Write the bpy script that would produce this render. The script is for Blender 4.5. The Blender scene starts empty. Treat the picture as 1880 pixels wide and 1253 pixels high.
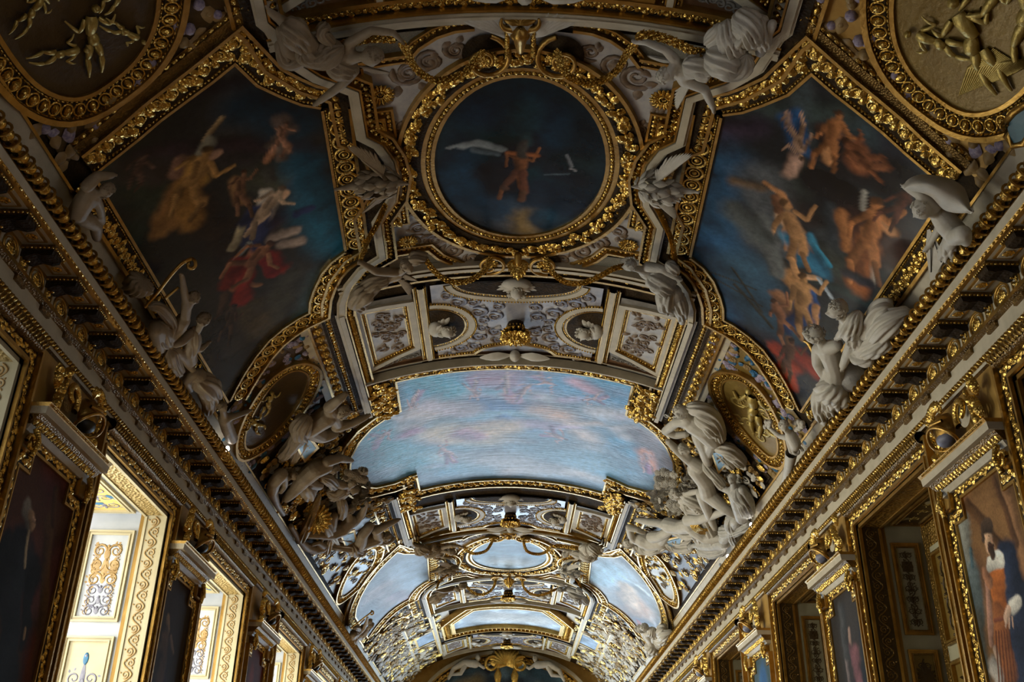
import bpy, math, random
import numpy as np
from mathutils import Matrix, Vector
random.seed(7); rng = np.random.default_rng(7)
PI = math.pi
SC = bpy.context.scene
COL = SC.collection
CZ = 1.6                       # eye height of the photographer above the floor
# ---------------------------------------------------------------- camera
PITCH, YAW, ROLL, CX = .4829, .0026, .0157, -.0951
FPX = 1828.0
_cp, _sp, _cy, _sy = math.cos(PITCH), math.sin(PITCH), math.cos(YAW), math.sin(YAW)
C_F = np.array([_sy*_cp, _cy*_cp, _sp]); _r = np.array([_cy, -_sy, 0.]); _u = np.cross(_r, C_F)
C_R = math.cos(ROLL)*_r + math.sin(ROLL)*_u; C_U = math.cos(ROLL)*_u - math.sin(ROLL)*_r
C_O = np.array([CX, 0., CZ])
cam = bpy.data.cameras.new('camera'); cam.lens = 36*FPX/1880; cam.sensor_width = 36; cam.clip_end = 200
camo = bpy.data.objects.new('camera', cam); COL.objects.link(camo)
m = Matrix.Identity(4)
for i in range(3):
    m[i][0] = C_R[i]; m[i][1] = C_U[i]; m[i][2] = -C_F[i]; m[i][3] = C_O[i]
camo.matrix_world = m; SC.camera = camo
def ray(x, y): return C_F + C_R*(x-940)/FPX - C_U*(y-626.5)/FPX
# ---------------------------------------------------------------- the vault surface: (s along the arc, Y along the room, h inward)
VA, VB, VZ = 5.2, 3.35, 4.7+CZ
_ph = np.linspace(-PI/2, PI/2, 4001)
_ds = np.hypot(VA*np.cos(_ph), VB*np.sin(_ph)); _s = np.concatenate([[0], np.cumsum((_ds[1:]+_ds[:-1])/2*(_ph[1]-_ph[0]))]); _s -= _s[2000]
def s_of_x(x): return np.interp(np.arcsin(np.clip(np.asarray(x)/VA, -1, 1)), _ph, _s)
def x_of_s(s): return VA*np.sin(np.interp(s, _s, _ph))
def VMAP(v):
    v = np.asarray(v, float); p = np.interp(v[:, 0], _s, _ph); sn, cs = np.sin(p), np.cos(p)
    nx, nz = sn/VA, cs/VB; l = np.hypot(nx, nz)
    return np.stack([VA*sn - nx/l*v[:, 2], v[:, 1], VZ+VB*cs - nz/l*v[:, 2]], 1)
def JP(x, y, h=0.):            # photo pixel -> point lying h inside the vault surface
    d = ray(x, y); A, B = VA-h, VB-h; oz = VZ-CZ
    a = (d[0]/A)**2+(d[2]/B)**2; b = 2*(CX*d[0]/A**2-oz*d[2]/B**2); c = (CX/A)**2+(oz/B)**2-1
    t = (-b+math.sqrt(max(b*b-4*a*c, 0)))/2/a
    return C_O+t*d
def P(x, y, h=0.):
    q = JP(x, y, h); return (float(s_of_x(np.clip(q[0]*VA/(VA-h), -VA, VA))), float(q[1]))
def PL(pts, h=0.): return [P(x, y, h) for x, y in pts]
def WMAP(side):                # wall coordinates (Y, z, h out of the wall)
    def f(v):
        v = np.asarray(v, float); return np.stack([side*(5.1-v[:, 2]), v[:, 0], v[:, 1]], 1)
    return f
def WP(x, y, h=0.):
    d = ray(x, y); X = (5.1-h)*(1 if d[0] > 0 else -1); t = (X-CX)/d[0]; return (float(t*d[1]), float(CZ+t*d[2]))
def IDM(v): return np.asarray(v, float)
# ---------------------------------------------------------------- mesh builder
class MB:
    def __init__(s): s.V = []; s.Q = []; s.n = 0
    def add(s, v, f, m=0, sm=True):
        v = np.asarray(v, float).reshape(-1, 3); f = np.asarray(f, int)
        if len(f) == 0: return s
        s.V.append(v); s.Q.append((f+s.n, m, sm)); s.n += len(v); return s
    def mesh(s, name, mats, mapf, loc):
        v = mapf(np.concatenate(s.V)) - loc
        me = bpy.data.meshes.new(name)
        nl = sum(f.size for f, _, _ in s.Q); nf = sum(len(f) for f, _, _ in s.Q)
        me.vertices.add(len(v)); me.loops.add(nl); me.polygons.add(nf)
        me.vertices.foreach_set('co', v.astype(np.float32).ravel())
        me.loops.foreach_set('vertex_index', np.concatenate([f.ravel() for f, _, _ in s.Q]).astype(np.int32))
        tot = np.concatenate([np.full(len(f), f.shape[1]) for f, _, _ in s.Q]); st = np.concatenate([[0], np.cumsum(tot)[:-1]])
        me.polygons.foreach_set('loop_start', st.astype(np.int32)); me.polygons.foreach_set('loop_total', tot.astype(np.int32))
        me.polygons.foreach_set('material_index', np.concatenate([np.full(len(f), mm) for f, mm, _ in s.Q]).astype(np.int32))
        me.polygons.foreach_set('use_smooth', np.concatenate([np.full(len(f), sm) for f, _, sm in s.Q]))
        for mt in mats: me.materials.append(mt)
        me.update(calc_edges=True); me.validate()
        return me
    def obj(s, name, mats, mapf=IDM, parent=None, loc=None):
        if s.n == 0: return None
        if not isinstance(mats, (list, tuple)): mats = [mats]
        if parent is not None: L = np.array(world_loc(parent)); 
        elif loc is not None: L = np.array(loc, float)
        else:
            w = mapf(np.concatenate(s.V)); L = (w.min(0)+w.max(0))/2
        o = bpy.data.objects.new(name, s.mesh(name, mats, mapf, L)); COL.objects.link(o)
        if parent is not None: o.parent = parent
        else: o.location = L
        return o
def world_loc(o):
    l = Vector((0, 0, 0))
    while o is not None: l += o.location; o = o.parent
    return l
def tag(o, label=None, cat=None, group=None, kind=None):
    if label: o['label'] = label
    if cat: o['category'] = cat
    if group: o['group'] = group
    if kind: o['kind'] = kind
    return o
def thing(name, loc, label, cat, group=None):
    o = bpy.data.objects.new(name, None); o.empty_display_size = .1; COL.objects.link(o); o.location = loc
    return tag(o, label, cat, group)
def copy_tree(o, d, label=None, parent=None):
    c = o.copy(); COL.objects.link(c)
    if parent is None: c.location = o.location + Vector(d)
    else: c.parent = parent
    if label: c['label'] = label
    for ch in o.children: copy_tree(ch, d, None, c)
    return c
# ---------------------------------------------------------------- templates (unit shapes lying on h = 0)
def grid_faces(nu, nv, cu=False, cv=False):
    i, j = np.meshgrid(np.arange(nu if cu else nu-1), np.arange(nv if cv else nv-1), indexing='ij')
    a = i*nv+j; b = ((i+1) % nu)*nv+j; c = ((i+1) % nu)*nv+(j+1) % nv; d = i*nv+(j+1) % nv
    return np.stack([a, b, c, d], -1).reshape(-1, 4)
def sphere(nu=8, nv=6):
    u = np.linspace(0, 2*PI, nu, endpoint=False); w = np.linspace(0.02, PI-.02, nv)
    U, W = np.meshgrid(u, w, indexing='ij')
    return np.stack([np.cos(U)*np.sin(W), np.sin(U)*np.sin(W), np.cos(W)], -1).reshape(-1, 3), grid_faces(nu, nv, cu=True)
def frames(pts, closed=False):
    p = np.asarray(pts, float); t = np.roll(p, -1, 0)-np.roll(p, 1, 0)
    if not closed: t[0] = p[1]-p[0]; t[-1] = p[-1]-p[-2]
    t /= np.linalg.norm(t, axis=1)[:, None]+1e-9
    up = np.array([0.03, .05, 1.]); n = np.cross(t, up)
    ln = np.linalg.norm(n, axis=1)[:, None]; n = n/np.where(ln < 1e-6, 1, ln)
    for k in range(1, len(n)):
        if np.dot(n[k], n[k-1]) < 0 : n[k] = -n[k]
    return p, n, np.cross(t, n)
def tube(pts, rad, seg=6, closed=False, flat=1., cap=True):
    p, n, b = frames(pts, closed); rad = np.broadcast_to(np.asarray(rad, float), (len(p),))
    a = np.linspace(0, 2*PI, seg, endpoint=False)
    v = p[:, None]+(n[:, None]*np.cos(a)[None, :, None]+b[:, None]*np.sin(a)[None, :, None]*flat)*rad[:, None, None]
    f = grid_faces(len(p), seg, cu=closed, cv=True); v = v.reshape(-1, 3)
    return v, f
def spiral(turn=1.35, n=18, r0=.5, r1=.1):
    t = np.linspace(0, 1, n); a = t*turn*2*PI; r = r0*(1-t)+r1*t
    return np.stack([r*np.cos(a), r*np.sin(a), 0*t], 1)
def leaf(nu=6, nv=5, curl=.35):
    u = np.linspace(0, 1, nu); w = np.linspace(-1, 1, nv); U, W = np.meshgrid(u, w, indexing='ij')
    wd = .38*np.sin(PI*np.clip(U*.93+.05, 0, 1))**.7*(1+.12*np.cos(U*18))
    z = .22*(1-W**2)*np.sin(PI*U*.9+.2)+.25*curl*U**2+.02
    return np.stack([U, wd*W, z], -1).reshape(-1, 3), grid_faces(nu, nv)
T_BEAD = sphere(8, 6)
T_LEAF = leaf()
_sv, _sf = tube(spiral(), np.linspace(.13, .06, 18)*np.concatenate([[.3], np.ones(17)]), 5, flat=.8)
T_CURL = (_sv+[0, 0, .06], _sf)
T_RING = tube(np.stack([np.cos(np.linspace(0, 2*PI, 14, endpoint=False))*.5, np.sin(np.linspace(0, 2*PI, 14, endpoint=False))*.5, np.zeros(14)+.05], 1), .1, 5, closed=True)
def join(*ts):
    V = []; F = []; n = 0
    for v, f in ts: V.append(v); F.append(f+n); n += len(v)
    return np.concatenate(V), np.concatenate(F)
def xf(t, pos=(0, 0, 0), ang=0., sc=1., flip=False):
    v, f = t; s = np.broadcast_to(np.asarray(sc, float), (3,)); v = v*s
    if flip: v = v*[1, -1, 1]
    c, d = math.cos(ang), math.sin(ang)
    return np.stack([v[:, 0]*c-v[:, 1]*d, v[:, 0]*d+v[:, 1]*c, v[:, 2]], 1)+pos, f
# acanthus unit one long, about .8 wide, winding to one side
T_ACAN = join(xf(T_CURL, (.45, .02, 0), 2.6, (.62, .62, 1)), xf(T_LEAF, (.0, -.1, 0), .55, (.55, .75, 1)), xf(T_LEAF, (.35, -.22, 0), -.1, (.6, .7, 1)), xf(T_LEAF, (.75, -.05, .0), .9, (.42, .6, 1)), xf(T_BEAD, (.45, .03, .08), 0, .1))
T_ROSE = join(*[xf(T_LEAF, (.18*math.cos(a), .18*math.sin(a), .0), a, (.82, .5, 1.)) for a in np.linspace(0, 2*PI, 14, endpoint=False)],
              *[xf(T_LEAF, (.06*math.cos(a), .06*math.sin(a), .14), a+.2, (.45, .5, 1.)) for a in np.linspace(0, 2*PI, 9, endpoint=False)], xf(T_BEAD, (0, 0, .2), 0, (.16, .16, .12)), xf(T_RING, (0, 0, .1), 0, (.8, .8, 1)))
T_DAISY = join(*[xf(T_LEAF, (.3*math.cos(a), .3*math.sin(a), .02+.05*(i % 2)), a, (.72, .36, 1.2)) for i, a in enumerate(np.linspace(0, 2*PI, 18, endpoint=False))], xf(T_RING, (0, 0, .1), 0, (.62, .62, 1)), *[xf(T_BEAD, (.17*math.cos(a), .17*math.sin(a), .06), 0, .07) for a in np.linspace(0, 2*PI, 7, endpoint=False)])
T_COIN = join(xf(T_RING, (0, 0, 0), 0, (1, 1, 1)), xf(T_RING, (0, 0, .02), 0, (.55, .55, .7)), xf(T_BEAD, (0, 0, .05), 0, (.16, .16, .12)))
# ---------------------------------------------------------------- paths
def arcp(path, closed=False):
    p = np.asarray(path, float)
    if closed: p = np.vstack([p, p[:1]])
    d = np.hypot(*(np.diff(p, axis=0).T)); return p, np.concatenate([[0], np.cumsum(d)])
def resamp(path, step, closed=False, off=.5):
    p, L = arcp(path, closed); n = max(1, int(round(L[-1]/step))); t = (np.arange(n)+off)/n*L[-1]
    x = np.interp(t, L, p[:, 0]); y = np.interp(t, L, p[:, 1]); e = min(step*.4, L[-1]*.2)
    x2 = np.interp(np.clip(t+e, 0, L[-1]), L, p[:, 0]); y2 = np.interp(np.clip(t+e, 0, L[-1]), L, p[:, 1])
    x1 = np.interp(np.clip(t-e, 0, L[-1]), L, p[:, 0]); y1 = np.interp(np.clip(t-e, 0, L[-1]), L, p[:, 1])
    return x, y, np.arctan2(y2-y1, x2-x1), L[-1]/n
def dens(path, step=.25, closed=False):   # keeps corners, adds points between
    p = np.asarray(path, float); out = []; n = len(p)
    for i in range(n if closed else n-1):
        a, b = p[i], p[(i+1) % n]; k = max(1, int(np.hypot(*(b-a))/step))
        for j in range(k): out.append(a+(b-a)*j/k)
    if not closed: out.append(p[-1])
    return np.array(out)
def smooth_path(path, it=2, closed=False):
    p = [tuple(q) for q in path]
    for _ in range(it):
        q = []; n = len(p)
        if not closed: q.append(p[0])
        for i in range(n if closed else n-1):
            a, b = np.array(p[i]), np.array(p[(i+1) % n]); q += [tuple(a*.75+b*.25), tuple(a*.25+b*.75)]
        if not closed: q.append(p[-1])
        p = q
    return p
def offset(path, o, closed=False):        # miter offset to the left of travel
    p = np.asarray(path, float)
    a = p-np.roll(p, 1, 0); b = np.roll(p, -1, 0)-p
    if not closed: a[0] = b[0]; b[-1] = a[-1]
    a /= np.hypot(*a.T)[:, None]+1e-9; b /= np.hypot(*b.T)[:, None]+1e-9
    na = np.stack([-a[:, 1], a[:, 0]], 1); nb = np.stack([-b[:, 1], b[:, 0]], 1)
    mm = na+nb; mm /= np.hypot(*mm.T)[:, None]+1e-9; c = np.clip((mm*na).sum(1), .45, 1)
    return p+mm*(o/c)[:, None] if np.ndim(o) else p+mm*(o/c)[:, None]
def sweep(mb, path, prof, closed=False, m=0, step=.25, sm=False):
    p = dens(path, step, closed); n = len(p)
    V = np.stack([np.column_stack([offset(p, o, closed), np.full(n, h)]) for o, h in prof], 1)
    k = len(prof)
    if np.ndim(m) == 0: mb.add(V.reshape(-1, 3), grid_faces(n, k, cu=closed), m, sm)
    else:
        for j in range(k-1): mb.add(V[:, j:j+2].reshape(-1, 3), grid_faces(n, 2, cu=closed), m[j], sm)
GP, GC, WH, DK, BR = 0, 1, 2, 3, 4        # plain gold, carved gold, cream, dark, brown-gold
HS = .62
def adj(path, h): return [(a*(1-h/8.), b*(1-h/8.)) for a, b in path]      # traced where raised work shows; put it where it stands
def mould(mb, path, bands, closed=False, base=0., step=.22):
    """bands: (width, height, kind, [pitch]) listed outward from the path (left of travel)."""
    bands = [(b[0], b[1]*HS)+tuple(b[2:]) for b in bands]
    o = 0.; prof = [(0, base)]; ms = []
    for bnd in bands:
        w, h, kd = bnd[:3]; mt = {'p': GP, 'w': WH, 'd': DK, 'b': BR}.get(kd[0], DK if kd in ('leaf', 'egg', 'coin', 'garl') else BR)
        hh = h if kd in ('p', 'w', 'd', 'b') else h*.55
        prof += [(o, hh), (o+w, hh)]; ms += [mt, mt]; o += w
    prof.append((o, base)); ms.append(ms[-1])
    sweep(mb, path, prof, closed, ms, step)
    o = 0.; pth = dens(path, .12, closed)
    for bnd in bands:
        w, h, kd = bnd[:3]; pit = bnd[3] if len(bnd) > 3 else w; mid = offset(pth, o+w/2, closed)
        if kd not in ('p', 'w', 'd', 'b'):
            x, y, an, st = resamp(mid, pit, closed); sc = st
            for i in range(len(x)):
                if kd == 'bead': t = xf(T_BEAD, (x[i], y[i], h*.6), an[i], (st*.46, w*.42, h*.45))
                elif kd == 'rope': t = xf(T_BEAD, (x[i], y[i], h*.6), an[i]+.9, (w*.62, st*.34, h*.45))
                elif kd == 'leaf': t = xf(T_ACAN, (x[i]-math.cos(an[i])*st*.5, y[i]-math.sin(an[i])*st*.5, h*.5), an[i], (st*1.05, w*1.15, w*.6), flip=bool(i % 2))
                elif kd == 'egg': t = join(xf(T_BEAD, (x[i], y[i], h*.6), an[i], (st*.27, w*.4, h*.5)), xf(T_RING, (x[i], y[i], h*.5), an[i], (st*.9, w*.95, w*.7)))
                elif kd == 'coin': t = xf(T_COIN, (x[i], y[i], h*.55), an[i], (st*.98, w*.95, w*.8))
                elif kd == 'fleur': t = join(xf(T_LEAF, (x[i], y[i], h*.5), an[i]+.7+PI*(i % 2), (st*.9, w*.6, w*.8)), xf(T_LEAF, (x[i], y[i], h*.5), an[i]-.7+PI*(i % 2), (st*.9, w*.6, w*.8)), xf(T_BEAD, (x[i], y[i], h*.7), 0, w*.16))
                elif kd == 'garl':
                    t = join(*[xf(T_LEAF, (x[i]+rng.uniform(-.5, .1)*st, y[i]+rng.uniform(-.3, .3)*w, h*rng.uniform(.4, .8)), an[i]+rng.uniform(-.8, .8), w*rng.uniform(.6, .85)) for _ in range(3)], xf(T_BEAD, (x[i]+rng.uniform(-.3, .3)*w, y[i]+rng.uniform(-.35, .35)*w, h), 0, w*rng.uniform(.1, .17)))
                mb.add(*t, GC)
        o += w
    return o
def fill(mb, poly, h=0., m=0, step=.15):      # flat polygon filled with a fan, points dense on the rim
    p = dens(poly, step, True); c = p.mean(0); K = 6
    rings = [np.column_stack([c+(p-c)*t, np.full(len(p), h)]) for t in np.linspace(.02, 1, K)]
    V = np.stack(rings, 1).reshape(-1, 3); mb.add(V, grid_faces(len(p), K, cu=True), m, False)
def box(mb, a, b, m=0):
    x0, y0, z0 = a; x1, y1, z1 = b
    v = [(x0, y0, z0), (x1, y0, z0), (x1, y1, z0), (x0, y1, z0), (x0, y0, z1), (x1, y0, z1), (x1, y1, z1), (x0, y1, z1)]
    mb.add(v, [(0, 3, 2, 1), (4, 5, 6, 7), (0, 1, 5, 4), (1, 2, 6, 5), (2, 3, 7, 6), (3, 0, 4, 7)], m, False)
def wave(mb, u0, v0, u1, v1, m=1, h=.02, n=24, thick=.012):
    """continuous undulating stem with a curl in every bend"""
    W, H = u1-u0, v1-v0; cu = (u0+u1)/2; t = np.linspace(0, 1, n*8+1)
    pts = np.stack([cu+W*.3*np.sin(t*n*PI), v0+H*t, np.full(len(t), h)], 1); mb.add(*tube(pts, thick, 5, flat=.6), m)
    for k in range(n):
        sg = 1 if k % 2 == 0 else -1; c = (cu-sg*W*.1, v0+H*(k+.5)/n, h)
        r = min(W*.42, H/n*.75); mb.add(*xf(T_CURL, c, sg*1.2, (r*1.15, r*1.15*sg, .2*r), flip=False), m)
        for a in (.4, 2.2, 4.2): mb.add(*xf(T_LEAF, (c[0]+r*.5*math.cos(a), c[1]+r*.5*math.sin(a), h*.5), a, (r*.5, r*.45, .1)), m)
# painted / relief scrollwork in a rectangle (u0,v0)-(u1,v1): mirrored spiral stems with leaves
def scrolls(mb, u0, v0, u1, v1, m=1, h=.012, rows=None, axis='v', thick=.1, seed=1, fat=1.):
    r = random.Random(seed); W, H = u1-u0, v1-v0
    if axis == 'u':
        sub = MB(); scrolls(sub, v0, u0, v1, u1, m, h, rows, 'v', thick, seed)
        for v, (f, mm, sm) in zip(sub.V, sub.Q): mb.add(v[:, [1, 0, 2]], f-f.min() if len(f) else f, mm, sm)
        return
    n = rows or max(1, int(round(H/(W*.5)))); hh = H/n; cu = (u0+u1)/2
    for k in range(n):
        cv = v0+(k+.5)*hh; R = min(W*.25, hh*.5*fat)*.92
        for sd in (-1, 1):
            sv, sf = tube(spiral(1.5, 20, 1, .18)*[1, 1, 0]*R, np.linspace(1, .45, 20)*thick*R, 4, flat=.5)
            t = xf((sv, sf), (cu+sd*W*.25, cv, h), 0, 1)
            if sd > 0: t = (np.column_stack([2*(cu+sd*W*.25)-t[0][:, 0], t[0][:, 1], t[0][:, 2]]), sf)
            if k % 2: t = (np.column_stack([t[0][:, 0], 2*cv-t[0][:, 1], t[0][:, 2]]), sf)
            mb.add(*t, m)
            for j in range(4):
                a = r.uniform(0, 2*PI)
                mb.add(*xf(T_LEAF, (cu+sd*W*.25+R*.95*math.cos(a), cv+R*.95*math.sin(a), h*.6), a+.6, (R*.45, R*.4, h*2)), m)
        mb.add(*xf(T_LEAF, (cu, cv-hh*.3, h), PI/2, (hh*.55, W*.22, h*3)), m)
        mb.add(*xf(T_BEAD, (cu, cv+hh*.34, h), 0, (W*.05, W*.05, h*2)), m)
def basis(z, y):
    z = z/np.linalg.norm(z); y = y-z*np.dot(y, z); y /= np.linalg.norm(y)+1e-9; return np.stack([np.cross(y, z), y, z], 0)
def head_shape(c, up, face, R):
    nu, nv = 40, 28; v, f = sphere(nu, nv); x, y, z = v.T
    X = x*.76; Y = y*.9; Z = z*1.08
    jaw = np.clip(-z-.05, 0, 1); X *= 1-.34*jaw**1.2; Y = Y*(1-.12*jaw)+.1*jaw*(y > 0)
    fr = np.clip(y, 0, 1)**2; G = lambda cx, cz, sx, sz: np.exp(-((x-cx)/sx)**2-((z-cz)/sz)**2)*fr
    Y += .36*G(0, -.12, .15, .22)+.13*G(0, -.28, .17, .1)                       # nose
    Y -= .25*(G(.34, .06, .19, .12)+G(-.34, .06, .19, .12))                     # eye sockets
    Y += .07*(G(.34, .05, .1, .06)+G(-.34, .05, .1, .06))+.09*G(0, .24, .6, .09)  # lids and brow
    Y += .15*G(0, -.49, .24, .06)+.14*G(0, -.66, .22, .06)-.09*G(0, -.57, .25, .03) # lips
    Y += .12*G(0, -.88, .22, .14)+.05*(G(.4, -.3, .2, .2)+G(-.4, -.3, .2, .2))
    B = basis(up, face); w = (np.stack([X, Y, Z], 1)*R)@B+c
    n = len(w); return w, f
# ---------------------------------------------------------------- materials
def new_mat(name):
    m = bpy.data.materials.new(name); m.use_nodes = True; nt = m.node_tree; nt.nodes.clear()
    out = nt.nodes.new('ShaderNodeOutputMaterial'); b = nt.nodes.new('ShaderNodeBsdfPrincipled'); nt.links.new(b.outputs[0], out.inputs[0])
    return m, nt, b
def nz(nt, scale, detail=4, typ='noise', rough=.6):
    tc = nt.nodes.new('ShaderNodeTexCoord')
    if typ == 'noise': n = nt.nodes.new('ShaderNodeTexNoise'); n.inputs['Detail'].default_value = detail; n.inputs['Roughness'].default_value = rough
    else: n = nt.nodes.new('ShaderNodeTexVoronoi')
    n.inputs['Scale'].default_value = scale; nt.links.new(tc.outputs['Object'], n.inputs['Vector']); return n
def ramp(nt, src, stops):
    r = nt.nodes.new('ShaderNodeValToRGB'); nt.links.new(src, r.inputs[0]); e = r.color_ramp.elements
    while len(e) < len(stops): e.new(.5)
    for i, (p, c) in enumerate(stops): e[i].position = p; e[i].color = (*c, 1)
    return r
def simple(name, c0, c1, rough=.5, metal=0., scale=3., bump=0., bscale=40., btype='noise', spec=.5, bdist=.02):
    m, nt, b = new_mat(name); n = nz(nt, scale); r = ramp(nt, n.outputs[0], [(.3, c0), (.7, c1)])
    nt.links.new(r.outputs[0], b.inputs['Base Color']); b.inputs['Roughness'].default_value = rough; b.inputs['Metallic'].default_value = metal
    b.inputs['Specular IOR Level'].default_value = spec
    if bump:
        k = nz(nt, bscale, 3, btype); bp = nt.nodes.new('ShaderNodeBump'); bp.inputs['Strength'].default_value = bump; bp.inputs['Distance'].default_value = bdist
        nt.links.new(k.outputs[0], bp.inputs['Height']); nt.links.new(bp.outputs[0], b.inputs['Normal'])
    return m
M_GP = simple('plain_gilding', (.36, .2, .04), (.6, .37, .1), .36, .85, 5, .25, 30)
M_GC = simple('carved_gilding', (.46, .28, .05), (.86, .58, .16), .27, .9, 9, .6, 38, 'vor', bdist=.012)
M_WH = simple('cream_stucco', (.52, .45, .31), (.68, .59, .43), .55, 0, 4, .15, 60)
M_DK = simple('dark_ground', (.02, .013, .006), (.06, .036, .015), .75, 0, 6, .5, 30, 'vor', .15)
M_BR = simple('worn_bronze_gilding', (.14, .08, .02), (.3, .18, .05), .4, .7, 7, .5, 45, 'vor')
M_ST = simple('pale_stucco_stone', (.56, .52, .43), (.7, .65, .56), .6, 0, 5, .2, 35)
M_STSH = simple('shaded_stucco_stone', (.27, .2, .12), (.4, .31, .2), .6, 0, 5, .2, 35)  # left-hand copy of the pale stone, its brownish shade put into the colour
M_STD = simple('grey_stucco_stone', (.42, .4, .36), (.6, .57, .5), .55, 0, 9, .4, 30)
M_WALL = simple('gilded_wall_panelling', (.3, .17, .04), (.42, .25, .07), .45, .5, 2, .3, 25)
M_WOOD = simple('gilded_wood_panelling', (.4, .22, .04), (.58, .35, .09), .5, .3, 3)
M_MARB = simple('grey_marble_soffit', (.16, .15, .13), (.3, .28, .25), .4, 0, 6)
M_WHITE = simple('white_painted_wood', (.4, .43, .48), (.46, .49, .54), .45, 0, 4)
M_CREAMY = simple('pale_yellow_painted_wood', (.46, .4, .25), (.54, .48, .32), .5, 0, 3)
M_YEL = simple('yellow_painted_ground', (.62, .42, .1), (.75, .55, .18), .5, 0, 4)
M_OCH = simple('ochre_scroll_paint', (.3, .18, .06), (.45, .3, .12), .5, 0, 10)
M_BLUE = simple('blue_scroll_paint', (.02, .1, .22), (.04, .2, .36), .5, 0, 10)
M_GREY = simple('grey_scroll_paint', (.14, .14, .2), (.28, .28, .34), .5, 0, 10)
M_DIAP = simple('gold_diaper_relief', (.3, .2, .06), (.5, .37, .15), .45, .35, 14, 1., 22, 'vor', bdist=.03)
M_DIAPD = simple('brown_diaper_relief', (.16, .08, .015), (.42, .24, .04), .4, .5, 14, 1., 22, 'vor', bdist=.03)
M_ORANGE = simple('orange_gilded_reveal', (.5, .24, .02), (.66, .36, .05), .4, .4, 3)
M_CREAMD = simple('aged_cream_wood', (.4, .36, .22), (.5, .46, .3), .5, 0, 3)
M_PAR = simple('floor_parquet', (.17, .08, .025), (.27, .14, .05), .35, 0, 8)
M_RED = simple('reddish_brown_coving', (.1, .05, .02), (.2, .1, .045), .5, 0, 4)
M_ARAB = simple('arabesque_ground', (.42, .4, .4), (.6, .56, .5), .5, 0, 8)
M_ARABB = simple('blue_arabesque_ground', (.3, .3, .36), (.55, .52, .5), .34, 0, 5)
M_ARABD = simple('brown_arabesque_paint', (.12, .08, .05), (.3, .2, .12), .5, 0, 14)
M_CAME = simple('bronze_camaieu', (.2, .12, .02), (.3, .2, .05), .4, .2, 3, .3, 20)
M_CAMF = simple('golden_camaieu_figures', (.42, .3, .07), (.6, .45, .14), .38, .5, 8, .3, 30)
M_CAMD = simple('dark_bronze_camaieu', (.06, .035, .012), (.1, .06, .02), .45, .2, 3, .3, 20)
M_FLOW = simple('painted_flowers', (.04, .05, .09), (.5, .42, .5), .5, 0, 22)
M_PLQ = simple('teal_enamel', (.03, .1, .14), (.05, .16, .2), .4, 0, 5)
M_NET = simple('netted_grey_ground', (.15, .14, .11), (.3, .28, .22), .6, 0, 60)
M_BLACK = simple('black_ink', (.01, .01, .01), (.02, .02, .02), .5)
ORN = [M_GP, M_GC, M_WH, M_DK, M_BR]
def paint_mat(name, rough=.32, spec=.5, scale=14, bump=.15, streak=0):
    m, nt, b = new_mat(name); a = nt.nodes.new('ShaderNodeVertexColor'); a.layer_name = 'paint'
    n = nz(nt, scale, 6); r = ramp(nt, n.outputs[0], [(.25, (.72, .72, .72)), (.75, (1.25, 1.25, 1.25))])
    x = nt.nodes.new('ShaderNodeMix'); x.data_type = 'RGBA'; x.blend_type = 'MULTIPLY'; x.inputs[0].default_value = 1
    nt.links.new(a.outputs[0], x.inputs[6]); nt.links.new(r.outputs[0], x.inputs[7]); nt.links.new(x.outputs[2], b.inputs['Base Color'])
    b.inputs['Roughness'].default_value = rough; b.inputs['Specular IOR Level'].default_value = spec
    k = nz(nt, 3.5, 6)
    if streak:
        mp = nt.nodes.new('ShaderNodeMapping'); mp.inputs['Scale'].default_value = (.35, 5., 5.); nt.links.new(k.inputs['Vector'].links[0].from_socket, mp.inputs['Vector']); nt.links.new(mp.outputs[0], k.inputs['Vector'])
    bp = nt.nodes.new('ShaderNodeBump'); bp.inputs['Strength'].default_value = bump; bp.inputs['Distance'].default_value = .03
    nt.links.new(k.outputs[0], bp.inputs['Height']); nt.links.new(bp.outputs[0], b.inputs['Normal'])
    return m
M_OIL = paint_mat('varnished_oil_paint', .22, .3)
M_GLOSS = paint_mat('glossy_varnished_oil_paint', .32, .28, 9, 1., 1)
M_TAP = paint_mat('woven_tapestry_paint', .75, .2, 40, .1)
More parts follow.
